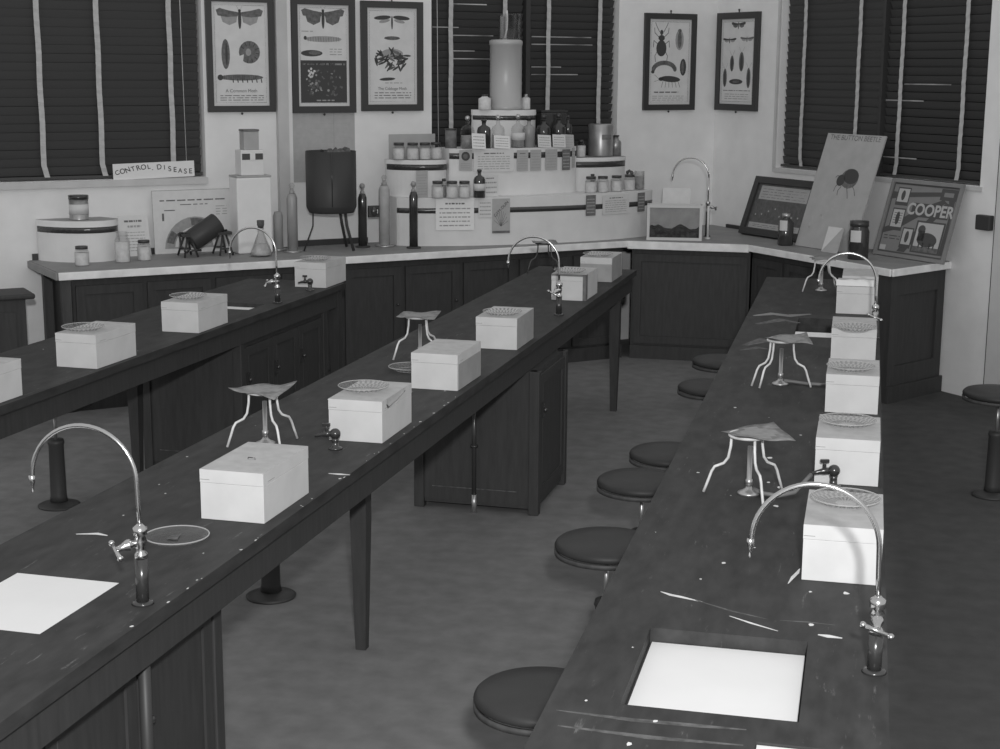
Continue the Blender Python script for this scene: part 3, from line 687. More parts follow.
# drain pipes
def pipe(label, org, th, X, Y, z1):
    b = MB(); b.cyl((0, 0, .0), .017, z1, 'black', 16)
    for z in (.12, .15, .34): b.cyl((0, 0, z), .022, .012, 'darkmetal', 16)
    b.cyl((0, 0, 0), .03, .006, 'dullmetal', 16)
    tag(b.build('water_pipe', loc=(X, Y, 0), rz=0), label, 'pipe')
pipe('dark upright pipe under the nearest faucet of the middle table', MO, MT, -1.826, 3.545, HT-.042)
p = loc2(MO, MT, -.31, 3.935, 0)
b = MB(); b.cyl((0, 0, 0), .012, HT-.152, 'darkmetal', 14); b.cyl((0, 0, .0), .014, .10, 'dullmetal', 14); b.cyl((0, 0, .36), .02, .012, 'darkmetal', 14)
tag(b.build('water_pipe', loc=p), 'thin dark pipe before the lit end of the far middle cabinet', 'pipe')

# ------------------------------------------------------------------ boxes
def make_box(label, loc, rz, group='cream lidded boxes in rows on the tables'):
    o = thing('wooden_box', label, 'box', loc, rz, group)
    b = MB(); b.box(-.1075, .1075, -.185, .185, 0, .119, 'box'); b.build('box_body', parent=o, bevel=.0015)
    b = MB(); b.box(-.108, .108, -.1855, .1855, .120, .1615, 'box'); b.box(-.1078, .1078, -.1853, .1853, .16151, .162, 'lid'); b.build('box_lid', parent=o, bevel=.0015)
    b = MB(); b.box(-.1045, .1045, -.182, .182, .119, .1199, 'line'); b.box(.1072, .1088, -.15, -.10, .128, .1288, 'line')
    b.box(-.1065, -.075, -.1858, -.1851, .1285, .130, 'line'); b.build('lid_seam', parent=o)
    return o
def boxpos(fl_, fr_, d=.185): 
    return Vector(((fl_[0]+fr_[0])/2, (fl_[1]+fr_[1])/2 + d, HT0))
BX = {}
spec_ = [
 ('M1', (-1.8885, 4.305+.185), -MT, 'big cream box with a staple handle on its lid, middle table beside glass plate'),
 ('M2', (-1.8565, 5.396+.185), -.012, 'cream box with torn lid edge behind the black gas tap, middle table'),
 ('M3', (-1.8285, 6.402+.185), -.03, 'cream box with bare grey top, no dish, third on the middle table'),
 ('M4', (-1.804, 7.448+.185), -.012, 'cream box with grey right side under pressed glass dish, middle table'),
 ('M5', (-1.769, 9.19+.185), -.024, 'cream box with dark taped corner behind the far middle faucet'),
 ('M6', (-1.7535, 10.075+.185), -.024, 'grey fronted box at the far end of the middle table'),
 ('N0', (-3.636, 5.645), -NT, 'cream box cut off by the left edge of the photo'),
 ('N1', (-3.594, 6.444+.185), -.045, 'cream box under a glass dish, nearer of two ahead of the left sink'),
 ('N2', (-3.557, 7.485+.185), -.02, 'cream box under a glass dish, directly before the left table sink'),
 ('N3', (-3.492, 9.293+.185), -.02, 'cream box behind small black tap at the far end of the left table'),
 ('R1', (-.0235, 4.182+.185), .0, 'cream box right behind the nearest right faucet, arched shadow across it'),
 ('R2', (-.029, 5.24+.185), .0, 'cream box on the right table with black gas tap in front of it'),
 ('R3', (-.0295, 6.394+.185), .0, 'cream box third from the near end of the right table'),
 ('R4', (-.0415, 7.586+.185), .01, 'cream box before the far right sink, fourth on the right table'),
 ('R5', (-.0515, 9.115+.185), .0, 'cream box with crumpled white paper on its front lid edge, far right table'),
 ('R6', (-.030, 9.60+.185), .0, 'cream box behind the paper topped one, farthest on the right table')]
first = None
for key, (x, y), rz, lab in spec_:
    if first is None: first = make_box(lab, (x, y, HT0), rz); BX[key] = first
    else: BX[key] = dup(first, (x, y, HT0), rz, lab)
# individual details
b = MB(); b.tube([(-.012, -.03, .1622), (-.012, -.03, .168), (.012, -.03, .168), (.012, -.03, .1622)], .0015, 'darkmetal', 6); b.build('lid_handle', parent=BX['M1'])
b = MB(); b.poly = None
b.bm.verts.ensure_lookup_table()
vv = [b.bm.verts.new(p) for p in ((.1088, -.13, .1615), (.1088, .12, .1615), (.112, .07, .147), (.1125, -.02, .136), (.112, -.11, .128), (.110, -.13, .14))]
b.face(vv, 'lid'); vv = [b.bm.verts.new(p) for p in ((.1086, -.135, .14), (.1086, -.12, .122), (.1086, 0, .132), (.1086, .1, .146), (.1086, .1, .150), (.1086, -.02, .138), (.1086, -.11, .127), (.1086, -.125, .14))]
b.face(vv, 'ink'); b.build('torn_lid_flap', parent=BX['M2'])
b = MB(); b.box(.090, .1095, -.1875, -.186, .0, .16, 'paper_d'); b.box(.1082, .1094, -.186, -.13, .0, .16, 'paper_d'); b.box(-.1085, .1085, -.1875, -.186, .15, .163, 'paper_d'); b.build('dark_tape', parent=BX['M5'])
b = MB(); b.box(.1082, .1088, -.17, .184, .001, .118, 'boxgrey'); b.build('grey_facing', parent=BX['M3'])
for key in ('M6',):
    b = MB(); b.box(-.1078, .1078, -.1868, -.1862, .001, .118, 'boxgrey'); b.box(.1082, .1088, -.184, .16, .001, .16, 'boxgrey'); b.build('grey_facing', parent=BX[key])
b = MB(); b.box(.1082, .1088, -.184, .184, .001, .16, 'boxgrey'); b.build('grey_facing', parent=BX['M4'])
def crumple(name, label, loc, w, d, h, rz=0, m='sheet', seed=3):
    r = random.Random(seed); b = MB(); nx, ny = 9, 5; g = []
    for j in range(ny):
        g.append([b.bm.verts.new((-w/2 + w*i/(nx-1) + r.uniform(-.004, .004), -d/2 + d*j/(ny-1), h*(.35+.65*r.random()) if 0 < j < ny-1 else .001)) for i in range(nx)])
    for j in range(ny-1):
        for i in range(nx-1): b.face([g[j][i], g[j][i+1], g[j+1][i+1], g[j+1][i]], m)
    return tag(b.build(name, loc=loc, rz=rz), label, 'paper')
crumple('crumpled_paper', 'crumpled white paper on the front of a far right table box', (-.055, 9.17, HT0+.163), .215, .09, .035)

# ------------------------------------------------------------------ glass dishes
def make_dish(label, loc, group, ribbed=True):
    b = MB(); N = 56
    prof = [(.030, .0015), (.064, .002), (.082, .009), (.099, .020)] if ribbed else [(.03, .0012), (.088, .0015), (.096, .010)]
    rings = [[b.bm.verts.new((r_*math.cos(2*PI*i/N), r_*math.sin(2*PI*i/N), z_)) for i in range(N)] for r_, z_ in prof]
    b.face(rings[0][::-1], 'glass')
    for k in range(len(prof)-1):
        for i in range(N):
            b.face([rings[k][i], rings[k][(i+1) % N], rings[k+1][(i+1) % N], rings[k+1][i]], 'glass_rib' if (ribbed and (i+k) % 2) else 'glass')
    r_, z_ = prof[-1]
    b.tube([(r_*math.cos(2*PI*i/40), r_*math.sin(2*PI*i/40), z_) for i in range(41)], .0022, 'glass_rim', 6, caps=False)
    r_, z_ = prof[1]
    if ribbed: b.tube([(r_*math.cos(2*PI*i/40), r_*math.sin(2*PI*i/40), z_) for i in range(41)], .0012, 'glass_rim', 6, caps=False)
    return tag(b.build('glass_dish' if ribbed else 'glass_plate', loc=loc), label, 'dish' if ribbed else 'plate', group)
zt = HT0 + .1625 + .0005
dl = [(-.022, 4.485, 'ribbed glass dish on the box behind the nearest right faucet'), (-.035, 5.54, 'ribbed glass dish on the second box of the right table'), (-.040, 6.60, 'ribbed glass dish on the third box of the right table'),
      (-.037, 7.66, 'ribbed glass dish on the box just before the far right sink'), (-1.885, 5.66, 'ribbed glass dish on the box with the torn lid'), (-1.80, 7.66, 'ribbed glass dish on the fourth box of the middle table'),
      (-1.78, 9.40, 'glass dish on the taped box behind the far middle faucet'), (-1.76, 10.30, 'glass dish on the farthest box of the middle table'),
      (-3.62, 6.65, 'ribbed glass dish on the nearer whole box of the left table'), (-3.575, 7.74, 'ribbed glass dish on the box before the left sink'), (-3.50, 9.54, 'glass dish on the far end box of the left table')]
d0 = None
for x, y, lab in dl:
    y -= .018*y/1.24
    if d0 is None: d0 = make_dish(lab, (x, y, zt), 'ribbed glass dishes standing on the boxes')
    else: dup(d0, (x, y, zt), random.uniform(0, .3), lab)
p0 = make_dish('flat glass plate with dried residue between near faucet and big box, middle table', (-1.985, 4.10, HT0), None, False)
b = MB()
vv = [b.bm.verts.new((-.005 + .022*q*math.cos(a), -.01 + .04*q*math.sin(a), .0045)) for a, q in [(k*2*PI/13, random.uniform(.5, 1.2)) for k in range(13)]]
b.face(vv, 'smear'); b.build('dried_residue', parent=p0)
dup(d0, (-2.07, 6.80, HT0), .2, 'glass dish lying on the middle table left of the torn lid box')

# ------------------------------------------------------------------ gooseneck faucets
def make_faucet(label, loc, rz=0.0, hand=-90, sleeve=.095, up=0.0):
    o = thing('gooseneck_faucet', label, 'faucet', loc, rz, 'chrome gooseneck faucets')
    b = MB(); b.cyl((0, 0, 0), .017, sleeve, 'darkmetal', 18); b.lathe([(.017, 0), (.03, 0), (.026, .006), (.017, .008)], 'darkmetal'); b.build('sleeve', parent=o)
    z = sleeve + .0003
    b = MB(); b.lathe([(0, z), (.017, z), (.018, z+.012), (.012, z+.02), (.015, z+.035), (.018, z+.05), (.013, z+.062), (.019, z+.066), (.019, z+.085), (.012, z+.09), (.007, z+.095), (0, z+.095)], 'metal', seg=12); b.build('valve_body', parent=o)
    a = math.radians(hand); dx, dy = math.cos(a), math.sin(a); zz = z+.042
    b = MB(); b.tube([(dx*.012, dy*.012, zz), (dx*.022, dy*.022, zz), (dx*.03, dy*.03, zz), (dx*.034, dy*.034, zz), (dx*.05, dy*.05, zz-.004), (dx*.065, dy*.065, zz-.008)], [.010, .010, .016, .016, .009, .008], 'metal', 10); b.build('valve_stem', parent=o)
    px, py_ = -dy, dx; c = Vector((dx*.067, dy*.067, zz-.010))
    b = MB(); k = .032
    b.tube([c - Vector((px*k, py_*k, -.012)), c + Vector((px*k, py_*k, -.012))], .0055, 'metal', 8)
    for sg in (-1, 1): b.ball(c + sg*Vector((px*k, py_*k, -.012)), .0085, 'metal', 10)
    b.build('tee_handle', parent=o)
    z2 = z + .09; zc = .305 + up; R = .148
    pts = [(0, 0, z2), (-.002, 0, z2+.05)]
    n = 22
    for i in range(n+1):
        t = PI*i/n; pts.append((-.004 - R + R*math.cos(t), 0, zc + R*.98*math.sin(t)))
    pts.append((-.302, 0, zc-.02))
    b = MB(); b.tube(pts, .0062, 'metal', 10); b.build('gooseneck', parent=o)
    b = MB(); x = -.302; b.lathe([(0, zc-.045), (.003, zc-.045), (.005, zc-.03), (.006, zc-.022), (.009, zc-.015), (.009, zc), (.0065, zc+.002)], 'metal', c=(x, 0, 0), seg=12); b.build('nozzle', parent=o)
    return o
fR = make_faucet('nearest chrome gooseneck faucet on the right table beside the open sink', (.068, 3.543, HT0), 0, -90)
make_faucet('nearest chrome gooseneck faucet on the middle table with angled tee handle', (-1.822, 3.545, HT0), 0.03, -135, .125, .027)
make_faucet('chrome gooseneck faucet at the far end of the middle table before the taped box', (-1.718, 8.62, HT0), .03, -110, .10)
make_faucet('gooseneck faucet on the left table beside its sink, before the tall display', (-3.455, 8.62, HT0), 0, -170, .085)
make_faucet('chrome gooseneck faucet at the far right sink, beside the paper topped box', (.060, 8.30, HT0), 0, -90, .09)
fb = make_faucet('chrome gooseneck tap on the worktop in the room corner behind the glass case', (-1.30, 12.78, HB0), -.04, 10, .20)
# the corner tap stands taller: lift its upper parts
for c in kids(fb):
    if c.name.split('.')[0] in ('gooseneck', 'nozzle'): c.location.z = .195
    if c.name.split('.')[0] == 'sleeve': pass
b = MB(); b.tube([(0, 0, .28), (0, 0, .49)], .0062, 'metal', 10); b.build('riser', parent=fb)

# ------------------------------------------------------------------ gas taps
def make_gastap(label, loc, rz):
    o = thing('gas_tap', label, 'tap', loc, rz, 'black gas taps on the tables')
    b = MB(); b.lathe([(0, 0), (.027, 0), (.025, .006), (.013, .010), (.012, .03), (.014, .04), (0, .045)], 'darkmetal'); b.ball((0, 0, .058), .021, 'darkmetal', 18); b.build('pillar', parent=o)
    b = MB(); b.tube([(-.015, 0, .058), (-.035, 0, .057), (-.045, 0, .055), (-.06, 0, .052), (-.078, 0, .047)], [.011, .012, .009, .007, .005], 'darkmetal', 10); b.build('outlet', parent=o)
    b = MB(); b.cyl((-.033, 0, .065), .006, .022, 'darkmetal', 10); b.box(-.048, -.018, -.006, .006, .086, .098, 'darkmetal'); b.build('lever', parent=o, bevel=.002)
    return o
g0 = make_gastap('black gas tap in front of the torn lid box, middle table', (-1.895, 5.27, HT0), .15)
dup(g0, (-.070, 5.20, HT0), .25, 'black gas tap before the second right box with hose attached')
dup(g0, (-3.448, 9.16, HT0), .1, 'small black gas tap before the far end box of the left table')

# ------------------------------------------------------------------ tripods with gauze, burners
def make_tripod(label, loc, rz, feet, gsize=.19, grot=.35, curl=1.0, seed=1, iron='wire'):
    r = random.Random(seed)
    o = thing('tripod_stand', label, 'stand', loc, rz, 'iron tripod stands on the tables')
    b = MB(); n = 28; ring = [(.062*math.cos(2*PI*i/n), .062*math.sin(2*PI*i/n), .205) for i in range(n+1)]
    b.tube(ring, .006, iron, 8, caps=False); b.build('ring', parent=o)
    for a in feet:
        c, q = math.cos(a), math.sin(a)
        P = [(.055, .202), (.057, .165), (.064, .125), (.078, .105), (.108, .092), (.118, .075), (.128, .045), (.143, .002)]
        b = MB(); b.tube([(x*c, x*q, z) for x, z in P], .0048, iron, 8); b.build('leg', parent=o)
    g = MB(); N = 8; G = []
    for j in range(N+1):
        row = []
        for i in range(N+1):
            u, v = i/N*2-1, j/N*2-1
            zz = .2135 + curl*.016*(abs(u*v)**1.5)*(1 if u*v > 0 else -.75) + .004*math.sin(u*4+seed)*v
            x, y = u*gsize/2, v*gsize/2; row.append(g.bm.verts.new((x*math.cos(grot)-y*math.sin(grot), x*math.sin(grot)+y*math.cos(grot), zz + .001)))
        G.append(row)
    for j in range(N):
        for i in range(N):
            uu, vv_ = (i+.5)/N*2-1, (j+.5)/N*2-1
            g.face([G[j][i], G[j][i+1], G[j+1][i+1], G[j+1][i]], 'gauze_patch' if uu*uu+vv_*vv_ < .45 else 'gauze', True)
    go = g.build('gauze', parent=o); sm = go.modifiers.new('thick', 'SOLIDIFY'); sm.thickness = .0015
    return o
TR = [(-.352, 5.03, [-PI*.98, -1.1, .65], .19, .45, 'tripod with curled gauze behind the near right sink, nearest on right table'),
      (-.352, 6.92, [-2.6, -2.2, -.25], .19, .2, 'tripod with curled gauze beside the third right box'),
      (-.275, 10.05, [-2.5, -.6, .9], .16, .1, 'tripod against the back bench at the far end of the right table'),
      (-2.178, 5.27, [-2.5, -.75, .9], .19, -.1, 'tripod with dished gauze behind the big box, middle table'),
      (-2.118, 7.12, [-2.35, -.6, 1.1], .19, .1, 'tripod with flat gauze left of the third box, middle table'),
      (-2.19, 10.45, [-2.35, -.5, 1.3], .17, .3, 'dark tripod at the far end of the middle table by the back bench')]
for i, (x, y, ft, gs, gr, lab) in enumerate(TR):
    tp = make_tripod(lab, (x, y, HT0), 0, ft, gs, gr, 1.0 if i in (0, 1, 3) else .35, i+1, 'darkiron' if i == 5 else 'wire')
    if i < 2:
        for c in kids(tp):
            if c.name.startswith('gauze'): c.location.x = .03
def make_burner(label, loc, rz, hose=None):
    o = thing('bunsen_burner', label, 'burner', loc, rz, 'burners standing under the tripods')
    b = MB(); b.lathe([(0, 0), (.038, 0), (.037, .006), (.022, .012), (.012, .02), (.008, .03), (0, .03)], 'dullmetal', seg=24); b.build('base', parent=o)
    b = MB(); b.lathe([(0, .0301), (.012, .0301), (.012, .05), (.0085, .052), (.0085, .165), (0, .165)], 'dullmetal', seg=14); b.build('barrel', parent=o)
    if hose:
        b = MB(); b.tube(hose, .0075, 'rubber', 8); b.build('hose', parent=o)
    return o
make_burner('bunsen burner under the nearest right tripod, hose running to gas tap', (-.345, 5.04, HT0), 0, [(.014, 0, .018), (.05, -.02, .010), (.10, -.03, .0085), (.15, .01, .012), (.185, .12, .03), (.200, .138, .045)])
make_burner('bunsen burner under the second right tripod with a short hose', (-.352, 6.93, HT0), 0, [(.014, 0, .018), (.06, .02, .010), (.12, .0, .0085), (.20, -.01, .010), (.215, .0, .010)])
make_burner('bunsen burner under the dished gauze tripod, middle table', (-2.178, 5.28, HT0), 0)
make_burner('bunsen burner under the flat gauze tripod, middle table', (-2.115, 7.13, HT0), 0)
make_burner('bunsen burner with bright base at the far end of the right table', (-.275, 10.06, HT0), 0)

# ------------------------------------------------------------------ stools
def make_stool(label, loc):
    o = thing('round_stool', label, 'stool', loc, 0, 'round seated stools along the tables')
    b = MB(); b.lathe([(0, .565), (.18, .565), (.193, .572), (.196, .582), (.192, .592), (.183, .600), (.10, .606), (0, .606)], 'leather', seg=48); b.build('seat', parent=o)
    b = MB(); b.lathe([(.186, .548), (.196, .548), (.197, .566), (.186, .5655), (.186, .548)], 'dullmetal' if False else 'wood_mid', seg=48); b.build('seat_rim', parent=o)
    b = MB(); b.box(-.075, .075, -.012, .012, .525, .535, 'dullmetal'); b.box(-.012, .012, -.075, .075, .5251, .5351, 'dullmetal'); b.cyl((0, 0, .535), .02, .0295, 'dullmetal', 14); b.build('seat_bracket', parent=o)
    b = MB(); b.cyl((0, 0, .36), .0085, .165, 'dullmetal', 12); b.build('screw_rod', parent=o)
    b = MB(); b.lathe([(0, .03), (.048, .03), (.043, .06), (.040, .34), (.045, .35), (.04, .37), (0, .37)], 'black', seg=18); b.build('column', parent=o)
    b = MB(); b.lathe([(0, 0), (.11, 0), (.112, .008), (.10, .014), (.06, .026), (0, .0299)], 'black', seg=40); b.build('base', parent=o)
    return o
ST = [(-.83, 4.0, 'round dark stool at the bottom edge beside the right table'), (-.889, 5.44, 'round dark stool with bright rod, second along the right table'),
      (-.891, 6.36, 'round dark stool, third along the right table, light rim'), (-.83, 6.88, 'round dark stool just behind the one with the light rim'),
      (-.80, 8.45, 'dim round stool near the far cabinets, nearer of the last two'), (-.81, 9.25, 'dim round stool farthest along the right table'),
      (.752, 8.70, 'round dark stool by the door, at the right edge of the photo'), (-2.52, 6.13, 'round stool tucked under the middle table, only its base showing'), (-4.17, 7.20, 'round stool under the left table, only its base showing'),
      (.80, 7.45, 'round dark stool at the right edge, nearer than the one by the door')]
s0 = None
for x, y, lab in ST[:9]:
    if s0 is None: s0 = make_stool(lab, (x, y, 0))
    else: dup(s0, (x, y, 0), random.uniform(0, 1.2), lab)

# ------------------------------------------------------------------ display on the back bench
FRONT = {}
def dbox(name, label, s0_, s1_, offL, offM, offR, z0, z1, ribz=None, lid=.0, backoff=.06, par=None, ribbon_h=.045, topm='cardtop', cat='display box'):
    """bowed cardboard tier: s1_ is its left end, s0_ its right end (metres from the corner); the front bows out to offM"""
    cx = (s0_+s1_)/2; o = thing(name, label, cat, WL(cx, 0, z0), AL)
    def foff(s_):
        t = (s1_-s_)/(s1_-s0_); u = 2*t-1
        return offL*(1-t) + offR*t + (offM-(offL+offR)/2)*max(0, 1-u*u)**.7
    FRONT[label] = foff; FRONT[len(FRONT)//2] = foff
    def front(e=0.0, n=22):
        P = []
        for i in range(n+1):
            t = .5 - .5*math.cos(PI*i/n); x = -(s1_-cx) + (s1_-s0_)*t; P.append((x, -foff(s1_-(s1_-s0_)*t)-e))
        return P
    H = z1-z0
    F = front(); bx = F[-1][0] - .45*max(0, -F[-1][1]-backoff); poly = F + [(bx, -backoff), (F[0][0], -backoff)]
    b = MB(); zt_ = H-lid-(.0005 if lid else 0)
    b.prism(ccw(poly), 0, zt_, 'card'); b.build('body', parent=o)
    if lid:
        F2 = front(.006); F2[0] = (F2[0][0]-.004, F2[0][1]); F2[-1] = (F2[-1][0]+.004, F2[-1][1])
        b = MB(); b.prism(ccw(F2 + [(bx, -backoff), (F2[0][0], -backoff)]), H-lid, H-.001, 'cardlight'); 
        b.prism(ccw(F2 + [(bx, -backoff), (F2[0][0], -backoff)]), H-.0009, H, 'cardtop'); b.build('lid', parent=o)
    if ribz:
        b = MB(); a_, c_ = front(.0012), front(.0032); r0, r1 = ribz-z0, ribz-z0+ribbon_h
        for i in range(len(a_)-1):
            q = [(a_[i], r0), (a_[i+1], r0), (c_[i+1], r0), (c_[i], r0)]
            v = [b.bm.verts.new((p[0], p[1], zz)) for p, zz in [(a_[i], r0), (a_[i+1], r0), (c_[i+1], r0), (c_[i], r0), (a_[i], r1), (a_[i+1], r1), (c_[i+1], r1), (c_[i], r1)]]
            for f in ((3, 2, 6, 7), (4, 7, 6, 5), (0, 1, 2, 3), (0, 4, 5, 1)): b.face([v[k] for k in f], 'ribbon', True)
        b.build('ribbon', parent=o)
    return o
Z1, Z2, Z2C, Z3 = 1.345, 1.632, 1.715, 2.008
G = .0006
T1 = 'widest bottom tier of the bowed cardboard display, dark ribbon near its top'
TL = 'left side box of the second tier holding four capped jars'; TC = 'central bowed box of the display covered with pinned notices'
TRR = 'right side box of the second tier holding the grey canister'; T3 = 'small top tier with pale lid carrying the tall grey can'
dbox('display_tier', T1, .96, 3.22, .29, .665, .47, HB0, Z1, ribz=1.225, ribbon_h=.04, lid=.0, backoff=.12)
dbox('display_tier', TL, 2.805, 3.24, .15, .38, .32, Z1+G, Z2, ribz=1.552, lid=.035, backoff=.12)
dbox('display_tier', TC, 1.665, 2.80, .36, .50, .40, Z1+G, Z2C, ribz=1.635, lid=.0, backoff=.12)
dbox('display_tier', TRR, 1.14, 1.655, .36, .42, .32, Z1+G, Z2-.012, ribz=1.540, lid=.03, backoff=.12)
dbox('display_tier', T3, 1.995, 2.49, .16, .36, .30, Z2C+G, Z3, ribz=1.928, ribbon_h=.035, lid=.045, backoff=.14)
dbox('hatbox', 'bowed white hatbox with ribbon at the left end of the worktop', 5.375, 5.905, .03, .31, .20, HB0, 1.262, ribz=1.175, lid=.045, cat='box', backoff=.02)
# black bow at the left end of the ribbon and grey backing card
b = MB(); b.ball((0, 0, .045), .03, 'ribbon', 12, sz=1.4); b.box(-.045, .045, -.012, .012, .0, .09, 'ribbon'); b.box(.0, .03, -.016, -.012, .03, .06, 'card')
tag(b.build('ribbon_bow', loc=WL(3.42, .30, 1.20), rz=AL, bevel=.004), 'black ribbon bow at the left end of the bottom tier', 'bow')
s = Sheet(.40, .19, 'boardgrey', .004); o = s.build('backing_card', loc=WL(3.02, .15, Z2+G), rz=AL); tag(o, 'grey card standing behind four jars on the left side box', 'card')

# notices hanging on the tiers
def notice(label, s_, off, z0, w, h, m='paper', rows=6, head=False, fn=None, seed=0, tilt=0.0, rot=0.0, ink='ink3', yaw=0.0):
    if off in ('T1', 'TC'):
        F = FRONT[T1 if off == 'T1' else TC]; e = w*.5
        fa, fb_, fm = F(s_+e), F(s_-e), F(s_)
        yaw = -math.atan2(fb_-fa, w); off = max(fm, (fa+fb_)/2) + .0065
    s = Sheet(w, h, m, .0015)
    if head: s.rows(.25, .75, .12, .2, 1, 'ink2', .6, seed)
    if rows: s.rows(.1, .9, .25 if head else .12, .92, rows, ink, .28, seed+1)
    if fn: fn(s)
    o = s.build('notice', loc=WL(s_, off, z0), rz=AL+yaw); o.rotation_euler = (math.radians(tilt), rot, AL+yaw)
    return tag(o, label, 'notice', 'printed notices on the cardboard display')
def gdial(s):
    s.text('GYM-DUN', .5, .30, .034, 'ink', rot=.8)
    for i in range(9): s.line((.5, .8), (.5+.42*math.cos(.35+i*.3), .8-.45*math.sin(.35+i*.3)), .003, 'ink2', 2)
    s.rect(0, .93, 1, 1, 'ink2', 2)
def stamp(s): s.ell(.5, .3, .34, .22, 'ink', k=2); s.ell(.5, .3, .2, .12, 'ink2', k=3); s.rows(.15, .85, .6, .9, 3, 'ink3', .3, 2)
def clip(s_, off, z): pass
notice('large white notice on the bottom tier, below the row of three jars', 2.83, 'T1', 1.095, .30, .245, 'paper_w', 5, True, seed=4, yaw=-.12)
notice('narrow grey leaflet beside the large white notice on the bottom tier', 2.60, 'T1', 1.19, .11, .145, 'paper', 4, seed=5, yaw=-.08)
notice('grey leaflet with fan drawing and diagonal lettering on the bottom tier', 2.475, 'T1', 1.065, .145, .27, 'paper_g', 0, fn=gdial, seed=6, yaw=-.06)
notice('dark leaflet on the bottom tier right of centre', 1.69, 'T1', 1.175, .095, .165, 'paper_d', 5, ink='paper_g', seed=7, yaw=.12)
notice('pale three column leaflet on the right of the bottom tier', 1.435, 'T1', 1.178, .285, .155, 'paper', 6, True, seed=8, yaw=.17)
notice('dark leaflet at the right end of the bottom tier', 1.145, 'T1', 1.18, .095, .155, 'paper_d', 5, ink='paper_g', seed=9, yaw=.2)
notice('pale card with dark round stamp at the left of the centre box', 2.69, 'TC', 1.545, .10, .16, 'paper_g', 0, fn=stamp, seed=1, yaw=-.04)
notice('wide pale double page notice on the centre box', 2.47, 'TC', 1.535, .33, .17, 'paper', 6, True, seed=2, yaw=-.02)
notice('small grey leaflet right of the double page notice', 2.225, 'TC', 1.535, .10, .165, 'paper_g', 6, True, seed=3)
notice('tall pale column leaflet in the middle of the centre box', 2.105, 'TC', 1.535, .10, .165, 'paper_g', 6, seed=14)
notice('pale leaflet at the right of the glare streak, centre box', 1.955, 'TC', 1.535, .12, .165, 'paper_g', 6, seed=15, yaw=.03)
notice('dark illustrated leaflet near the right end of the centre box', 1.80, 'TC', 1.53, .09, .165, 'paper_d', 5, ink='paper_g', seed=16, yaw=.06)
notice('narrow grey strip at the right end of the centre box', 1.715, 'TC', 1.545, .04, .16, 'paper_g', 6, seed=17, yaw=.06)
notice('pale card leaning on the ledge behind the dark bottle', 2.53, .53, Z1+G, .15, .17, 'paper', 3, True, seed=18)
notice('narrow grey printed card standing left of the three jars', 3.06, .41, Z1+G, .10, .21, 'paper_g', 8, seed=19)
# cards leaning on the bottles of the centre box
for i, (s_, w_, h_, mm) in enumerate(((2.61, .12, .12, 'paper_w'), (2.405, .14, .10, 'paper_w'), (2.02, .12, .10, 'paper'), (1.885, .12, .10, 'paper'), (1.80, .12, .10, 'paper_g'))):
    labs = ['white card leaning on the first bottle of the top row', 'white card before the clear rounded bottle, top row', 'pale card before the first dark bottle, top row right', 'pale card before the second dark bottle, top row right', 'greyer card half behind another at the right of the top row']
    notice(labs[i], s_, .50 - (.012 if i == 4 else 0), Z2C+G, w_, h_, mm, 4, seed=30+i, tilt=-12, rot=.06)

# jars and bottles
def make_jar(label, loc, r=.047, h=.13, fill='powder', capm='cap', neck=.8, group='small capped jars of powder', body='clear', caph=.02, name='jar', lab=False, cat='jar'):
    o = thing(name, label, cat, loc, random.uniform(0, 1), group)
    b = MB(); b.lathe([(0, 0), (r*.95, 0), (r, .006), (r, h*.72), (r*neck, h*.84), (r*neck, h-caph)], body, seg=24); b.build('jar_glass', parent=o)
    if fill:
        b = MB(); b.lathe([(0, .003), (r*.93, .003), (r*.95, .008), (r*.95, h*.66), (0, h*.68)], fill, seg=24); b.build('contents', parent=o)
    b = MB(); b.cyl((0, 0, h-caph+.0003), r*neck*1.08, caph, capm, 24); b.build('cap', parent=o)
    if lab:
        b = MB(); b.lathe([(r*1.01, h*.18), (r*1.015, h*.18), (r*1.015, h*.55), (r*1.01, h*.55)], 'label', seg=24); b.build('label', parent=o)
    return o
jg = 'capped jars of pale powder on the cardboard tiers'
j0 = make_jar('capped jar of pale powder, leftmost of four on the left side box', WL(3.18, .25, Z2+G), group=jg)
for s_, off, z, lab in ((3.085, .30, Z2, 'capped powder jar, second of four on the left side box'), (2.985, .31, Z2, 'capped powder jar, third of four on the left side box'), (2.88, .29, Z2, 'capped powder jar, nearest the stamped card on the left side box'),
        (2.955, .472, Z1, 'capped powder jar, left of three above the white notice'), (2.855, .52, Z1, 'capped powder jar, middle of three above the white notice'), (2.765, .555, Z1, 'capped powder jar beside the dark bottle with pale label'),
        (1.60, .53, Z1, 'capped powder jar, leftmost on the right of the bottom tier'), (1.48, .52, Z1, 'capped powder jar, second on the right of the bottom tier'), (1.335, .50, Z1, 'capped powder jar, third on the right of the bottom tier'),
        (1.175, .45, Z1, 'powder jar beside the tall glass, right end of the bottom tier')):
    dup(j0, WL(s_, off, z+G), random.uniform(0, 3), lab)
